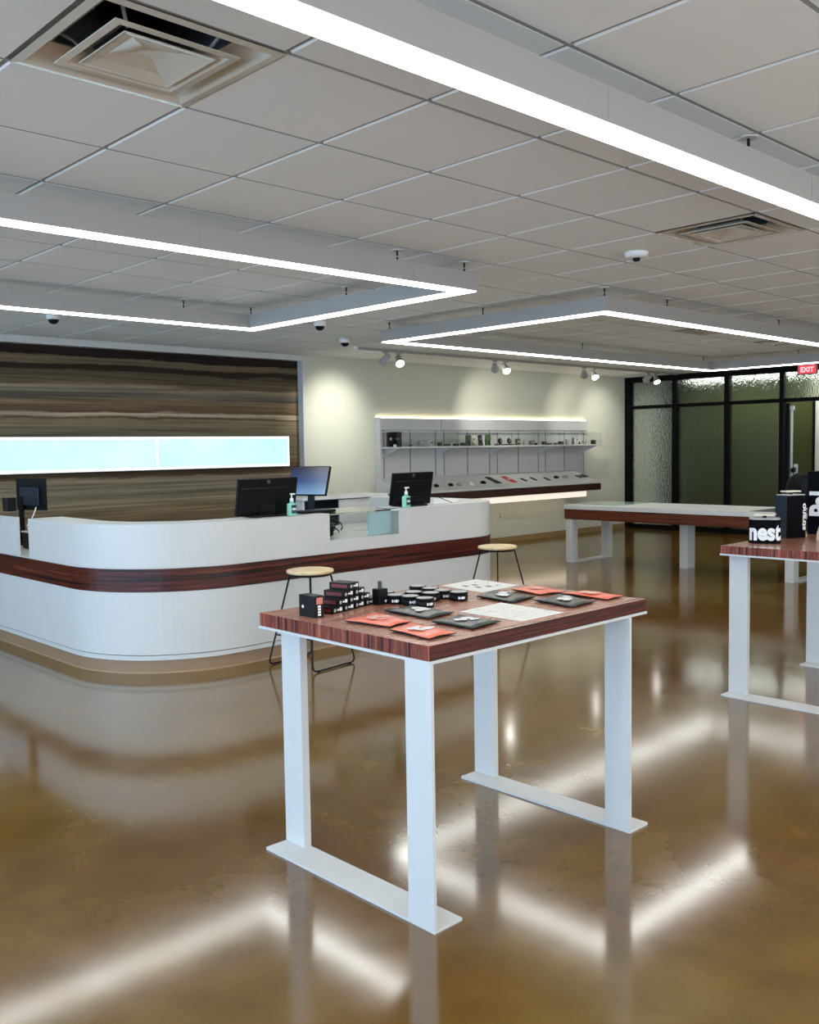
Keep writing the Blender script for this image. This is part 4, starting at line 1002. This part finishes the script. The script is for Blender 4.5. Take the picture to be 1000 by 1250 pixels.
def bag(pts, m, lab, mark, cat='pouch'):
    c = sum((Vector((*p, 0)) for p in pts), Vector())/4
    t = thing('flat_pouch', lab, cat, (c.x, c.y, TZ), group='flat pouches laid on the near table')
    bm = nb(); N = 8; top = []; bot = []
    for i in range(N+1):
        rt_, rb = [], []
        for j in range(N+1):
            u_, v_ = i/N, j/N
            p = (Vector(pts[0])*(1-u_)*(1-v_)+Vector(pts[1])*u_*(1-v_)+Vector(pts[2])*u_*v_+Vector(pts[3])*(1-u_)*v_)
            h = .005*(16*u_*(1-u_)*v_*(1-v_))**.6 + .002 + .0015*math.sin(7*u_+5*v_)
            rt_.append(bm.verts.new((p.x, p.y, TZ+.006+h))); rb.append(bm.verts.new((p.x, p.y, TZ+.0005 if 0 < i < N and 0 < j < N else TZ+.004)))
        top.append(rt_); bot.append(rb)
    for i in range(N):
        for j in range(N):
            f = bm.faces.new((top[i][j], top[i+1][j], top[i+1][j+1], top[i][j+1])); f.smooth = True
            f = bm.faces.new((bot[i][j], bot[i][j+1], bot[i+1][j+1], bot[i+1][j])); f.material_index = 1
    for i in range(N):
        for a, b_, c_, d_ in ((top[i][0], bot[i][0], bot[i+1][0], top[i+1][0]), (top[i][N], top[i+1][N], bot[i+1][N], bot[i][N]), (top[0][i], top[0][i+1], bot[0][i+1], bot[0][i]), (top[N][i], bot[N][i], bot[N][i+1], top[N][i+1])):
            f = bm.faces.new((a, b_, c_, d_)); f.material_index = 1
    obj('bag', bm, [m, M['black_box']], t)
    # hand-drawn style pale blotch of lettering
    bm = nb(); rnd = random.Random(int(pts[0][0]*997))
    e1 = (Vector(pts[1])-Vector(pts[0])); e2 = (Vector(pts[3])-Vector(pts[0])); c2 = Vector((c.x, c.y))
    for k in range(9):
        ca = c2+e1*rnd.uniform(-.20, .20)+e2*rnd.uniform(-.17, .17); r_ = rnd.uniform(.012, .024)
        n = 7; ph_ = rnd.uniform(0, 6)
        bm.faces.new([bm.verts.new((ca.x+r_*rnd.uniform(.6, 1.2)*math.cos(2*PI*q/n+ph_), ca.y+r_*rnd.uniform(.5, 1.1)*math.sin(2*PI*q/n+ph_), TZ+.0152+.0001*k)) for q in range(n)])
    obj('printed_mark', bm, mark, t)
PL = M['print']; palered = mat('pale_red_print', lin(240, 190, 175), .5)
bag([(2.119, 2.524), (2.225, 2.355), (2.10, 2.31), (1.0, 1.0)][:0] or [(2.08, 2.52), (2.26, 2.575), (2.235, 2.345), (2.115, 2.325)], M['red'], 'coral red pouch, left one of the front pair on the near table', palered)
bag([(2.075, 2.283), (2.21, 2.32), (2.19, 2.09), (2.06, 2.085)], M['red'], 'coral red pouch nearest the front corner of the near table', PL)
bag([(2.315, 2.574), (2.45, 2.578), (2.457, 2.355), (2.31, 2.334)], M['grey_foil'], 'charcoal pouch in front of the round tins', PL)
bag([(2.273, 2.285), (2.43, 2.30), (2.438, 2.115), (2.272, 2.095)], M['grey_foil'], 'charcoal pouch between the coral pouches and the white sheet', PL)
bag([(2.783, 2.541), (2.943, 2.592), (2.935, 2.363), (2.767, 2.338)], M['grey_foil'], 'charcoal pouch behind the speckled white sheet', PL)
bag([(2.857, 2.305), (3.033, 2.326), (2.991, 2.115), (2.825, 2.103)], M['grey_foil'], 'charcoal pouch near the right front edge of the near table', PL)
bag([(3.013, 2.551), (3.165, 2.562), (3.115, 2.349), (2.987, 2.379)], M['red'], 'coral red pouch at the back right of the near table', palered)
bag([(3.06, 2.335), (3.172, 2.307), (3.172, 2.111), (3.058, 2.108)], M['red'], 'coral red pouch at the right corner of the near table', palered)
def sheet(pts, lab, kind):
    c = sum((Vector((*p, 0)) for p in pts), Vector())/4
    t = thing('paper_sheet', lab, 'paper', (c.x, c.y, TZ))
    bm = nb(); prism(bm, pts, TZ+.0003, TZ+.0012); obj('sheet', bm, M['paper'], t)
    P0 = Vector(pts[0]); e1 = Vector(pts[1])-P0; e2 = Vector(pts[3])-P0; rnd = random.Random(3)
    bm = nb()
    if kind == 0:
        rects = [(rnd.uniform(.05, .9), rnd.uniform(.05, .93), rnd.uniform(.015, .05), .012) for _ in range(90)]; mk = mat('grey_ink', (.42, .42, .40, 1), .6)
    else:
        rects = [(.30, .55, .10, .13), (.52, .62, .10, .13), (.22, .30, .10, .13), (.44, .34, .10, .13), (.74, .70, .06, .06), (.70, .2, .05, .04), (.8, .45, .03, .05)]; mk = mat('dark_ink', (.12, .12, .11, 1), .6)
    for u_, v_, a, b_ in rects:
        q = [P0+e1*(u_+s*a)+e2*(v_+r*b_) for s, r in ((0, 0), (1, 0), (1, 1), (0, 1))]
        bm.faces.new([bm.verts.new((p.x, p.y, TZ+.0015)) for p in q])
        if kind: obj('printed_picture', bm, mk, t); bm = nb()
    if not kind: obj('ink', bm, mk, t, kind='stuff')
sheet([(2.50, 2.37), (2.755, 2.388), (2.735, 2.075), (2.50, 2.075)], 'white sheet covered in grey scribbled print, middle of the near table', 0)
sheet([(2.93, 2.88), (3.17, 2.90), (3.16, 2.631), (2.90, 2.617)], 'white sheet with dark pictures at the far corner of the near table', 1)

# ------------------------------------------------------------------ boxes on the second table
def wrap_text(body, size, fn, bold, narrow=1.0, squash=1.0):
    bm = text_bm(body, size, bold, 4, narrow)
    bmesh.ops.triangulate(bm, faces=bm.faces)
    bmesh.ops.subdivide_edges(bm, edges=[e for e in bm.edges if e.calc_length() > size*.1], cuts=2)
    for v in bm.verts: v.co = fn(v.co.x, v.co.y*squash)
    return bm
t = thing('gift_box', 'short black gift box with big white lettering on the second table', 'gift box', (5.50, 2.66, TZ))
ca = Vector((5.505, 2.66)); vd = Vector((-.90, -.437)).normalized(); rd = Vector((-vd.y, vd.x))   # rd = to the right as seen
if rd.dot(Vector((math.sin(yaw), -math.cos(yaw)))) < 0: rd = -rd
hw, ch = .090, .030
def prof_pt(s):      # s along the front, 0 = centre, wraps round chamfered corners
    a = abs(s); sg = 1 if s >= 0 else -1
    flat = hw-ch
    if a <= flat: p = (s, hw)
    else:
        d = a-flat; L_ = ch*math.sqrt(2)
        if d <= L_: p = (sg*(flat+d/math.sqrt(2)), hw-d/math.sqrt(2))
        else: p = (sg*hw, hw-ch-(d-L_))
    return ca+rd*p[0]+vd*p[1]
pts = [(hw, hw-ch), (hw-ch, hw), (-hw+ch, hw), (-hw, hw-ch), (-hw, -hw+ch), (-hw+ch, -hw), (hw-ch, -hw), (hw, -hw+ch)]
P2 = [tuple(ca+rd*a+vd*b_) for a, b_ in pts]
bm = nb(); prism(bm, P2, TZ, TZ+.142); obj('box_body', bm, M['navy_box'], t)
P3 = [tuple(ca+rd*a*.97+vd*b_*.97) for a, b_ in pts]
bm = nb(); prism(bm, P3, TZ+.1422, TZ+.149); obj('rim', bm, M['tin_lid'], t, label='grey rim')
def nf(x, y): 
    p = prof_pt(x); q = p+(p-ca).normalized()*.0012; return Vector((q.x, q.y, TZ+.024+y))
bm = wrap_text('nest', .158, nf, .0065, .72, .88); obj('lettering', bm, M['print'], t, label='bold white letters nest')
bm = nb(); q = [tuple(ca+rd*a+vd*b_) for a, b_ in ((.05, .02), (-.06, .02), (-.06, -.06), (.065, -.06))]; prism(bm, q, TZ+.163, TZ+.171); cd = obj('card', bm, M['cream'], t, label='cream card')
bm = nb(); cyl(bm, tuple(ca), .012, TZ+.149, TZ+.163, 10); obj('card_stem', bm, M['black'], t)
# tall box
t = thing('gift_box', 'tall black gift box with vertical white lettering on its right edge', 'gift box', (5.88, 2.70, TZ))
o0 = Vector((5.815, 2.675)); ra_ = math.radians(-24); e1 = Vector((math.cos(ra_), math.sin(ra_))); e2 = Vector((-e1.y, e1.x))
def q4(o, w_, d): return [tuple(o), tuple(o+e1*w_), tuple(o+e1*w_+e2*d), tuple(o+e2*d)]
o0 = Vector((5.80, 2.66))
bm = nb(); prism(bm, q4(o0, .150, .10), TZ, TZ+.268); obj('box_body', bm, [M['navy_box']], t)
bm = nb(); prism(bm, q4(o0-e1*.0015, .0014, .10), TZ, TZ+.268); obj('side_face', bm, mat('dark_navy', lin(14, 32, 48), .35), t, label='dark navy side')
bm = nb(); prism(bm, q4(o0+e1*.003+e2*.003, .144, .094), TZ+.2682, TZ+.274); obj('rim', bm, M['tin_lid'], t, label='grey rim')
bm = text_bm('strano', .062, .0022, 4, 1.0)
for v in bm.verts:
    u_, h_ = v.co.x, v.co.y
    p = o0+e1*(.150-.002-h_*.7)+e2*(-.0012); v.co = Vector((p.x, p.y, TZ+.132+u_*1.06))
# letters read upwards: mirror so that tops of letters point left
obj('lettering', bm, M['print'], t, label='white vertical lettering')
bm = nb(); prism(bm, q4(o0+e1*.02+e2*.02, .11, .06), TZ+.288, TZ+.297); obj('card', bm, M['cream'], t, label='cream card')
bm = nb(); p = o0+e1*.075+e2*.05; cyl(bm, tuple(p), .012, TZ+.274, TZ+.288, 10); obj('card_stem', bm, M['black'], t)
# large box
t = thing('gift_box', 'largest black box with huge white rotated letters at the right edge', 'gift box', (6.28, 2.6, TZ))
bm = nb(); box(bm, 6.17, 6.355, 2.44, 2.69, TZ, TZ+.41); obj('box_body', bm, M['navy_box'], t)
bm = text_bm('Pal', .16, .007, 4, .9)
for v in bm.verts:
    u_, h_ = v.co.x, v.co.y; v.co = Vector((6.1688, 2.545+h_*1.15, TZ+.20+u_*1.0))
obj('lettering', bm, M['print'], t, label='huge white rotated letters')
# cream rounded vase-like object
t = thing('rounded_vase', 'cream rounded object cut off by the right edge on the second table', 'vase', (5.79, 2.37, TZ))
bm = nb(); lathe(bm, [(.088, 0), (.09, .01), (.086, .05), (.075, .09), (.055, .125), (.03, .15), (.02, .158)], (5.80, 2.375, TZ), 32); obj('body', bm, M['cream_obj'], t)
bm = nb(); lathe(bm, [(.02, .158), (.024, .166), (.02, .168), (.002, .168)], (5.80, 2.375, TZ), 20); obj('rim', bm, M['cream_obj'], t)
# small cream card lying by tall box
bm = nb(); box(bm, 6.0, 6.14, 2.70, 2.76, TZ+.0002, TZ+.004); tag(recentre(obj('price_card', bm, M['cream'])), 'small cream card lying between the tall and the largest black boxes', 'card')

# office chair by the door (dark silhouette behind the boxes)
oc = thing('office_chair', 'black office chair with rounded back near the open door', 'chair', (12.6, 5.55, 0))
bx, by = 12.6, 5.58
bm = nb(); bmesh.ops.create_uvsphere(bm, u_segments=20, v_segments=12, radius=1)
for v in bm.verts: v.co = Vector((bx+v.co.x*.07+.10*(v.co.y**2)*.5, by+v.co.y*.24, .86+v.co.z*.24))
obj('backrest', bm, M['black_plastic'], oc, smooth=True)
bm = nb(); rbox(bm, bx-.46, bx+.02, by-.24, by+.24, .44, .52, .03, 2); obj('seat', bm, M['black_plastic'], oc)
bm = nb(); tube(bm, [(bx+.02, by, .48), (bx+.07, by, .60), (bx+.06, by, .70)], .02, 8); obj('back_support', bm, M['black'], oc)
bm = nb(); cyl(bm, (bx-.22, by), .025, .08, .44, 12); obj('gas_lift', bm, M['black'], oc)
for k in range(5):
    a = 2*PI*k/5; bm = nb(); tube(bm, [(bx-.22, by, .11), (bx-.22+.28*math.cos(a), by+.28*math.sin(a), .075)], .018, 8); ba = obj('base_arm', bm, M['black'], oc)
    bm = nb(); lathe(bm, [(.028, -.02), (.028, .02)], (bx-.22+.28*math.cos(a), by+.28*math.sin(a), .0285), 12, (math.sin(a), -math.cos(a), 0)); obj('caster', bm, M['black_plastic'], ba)
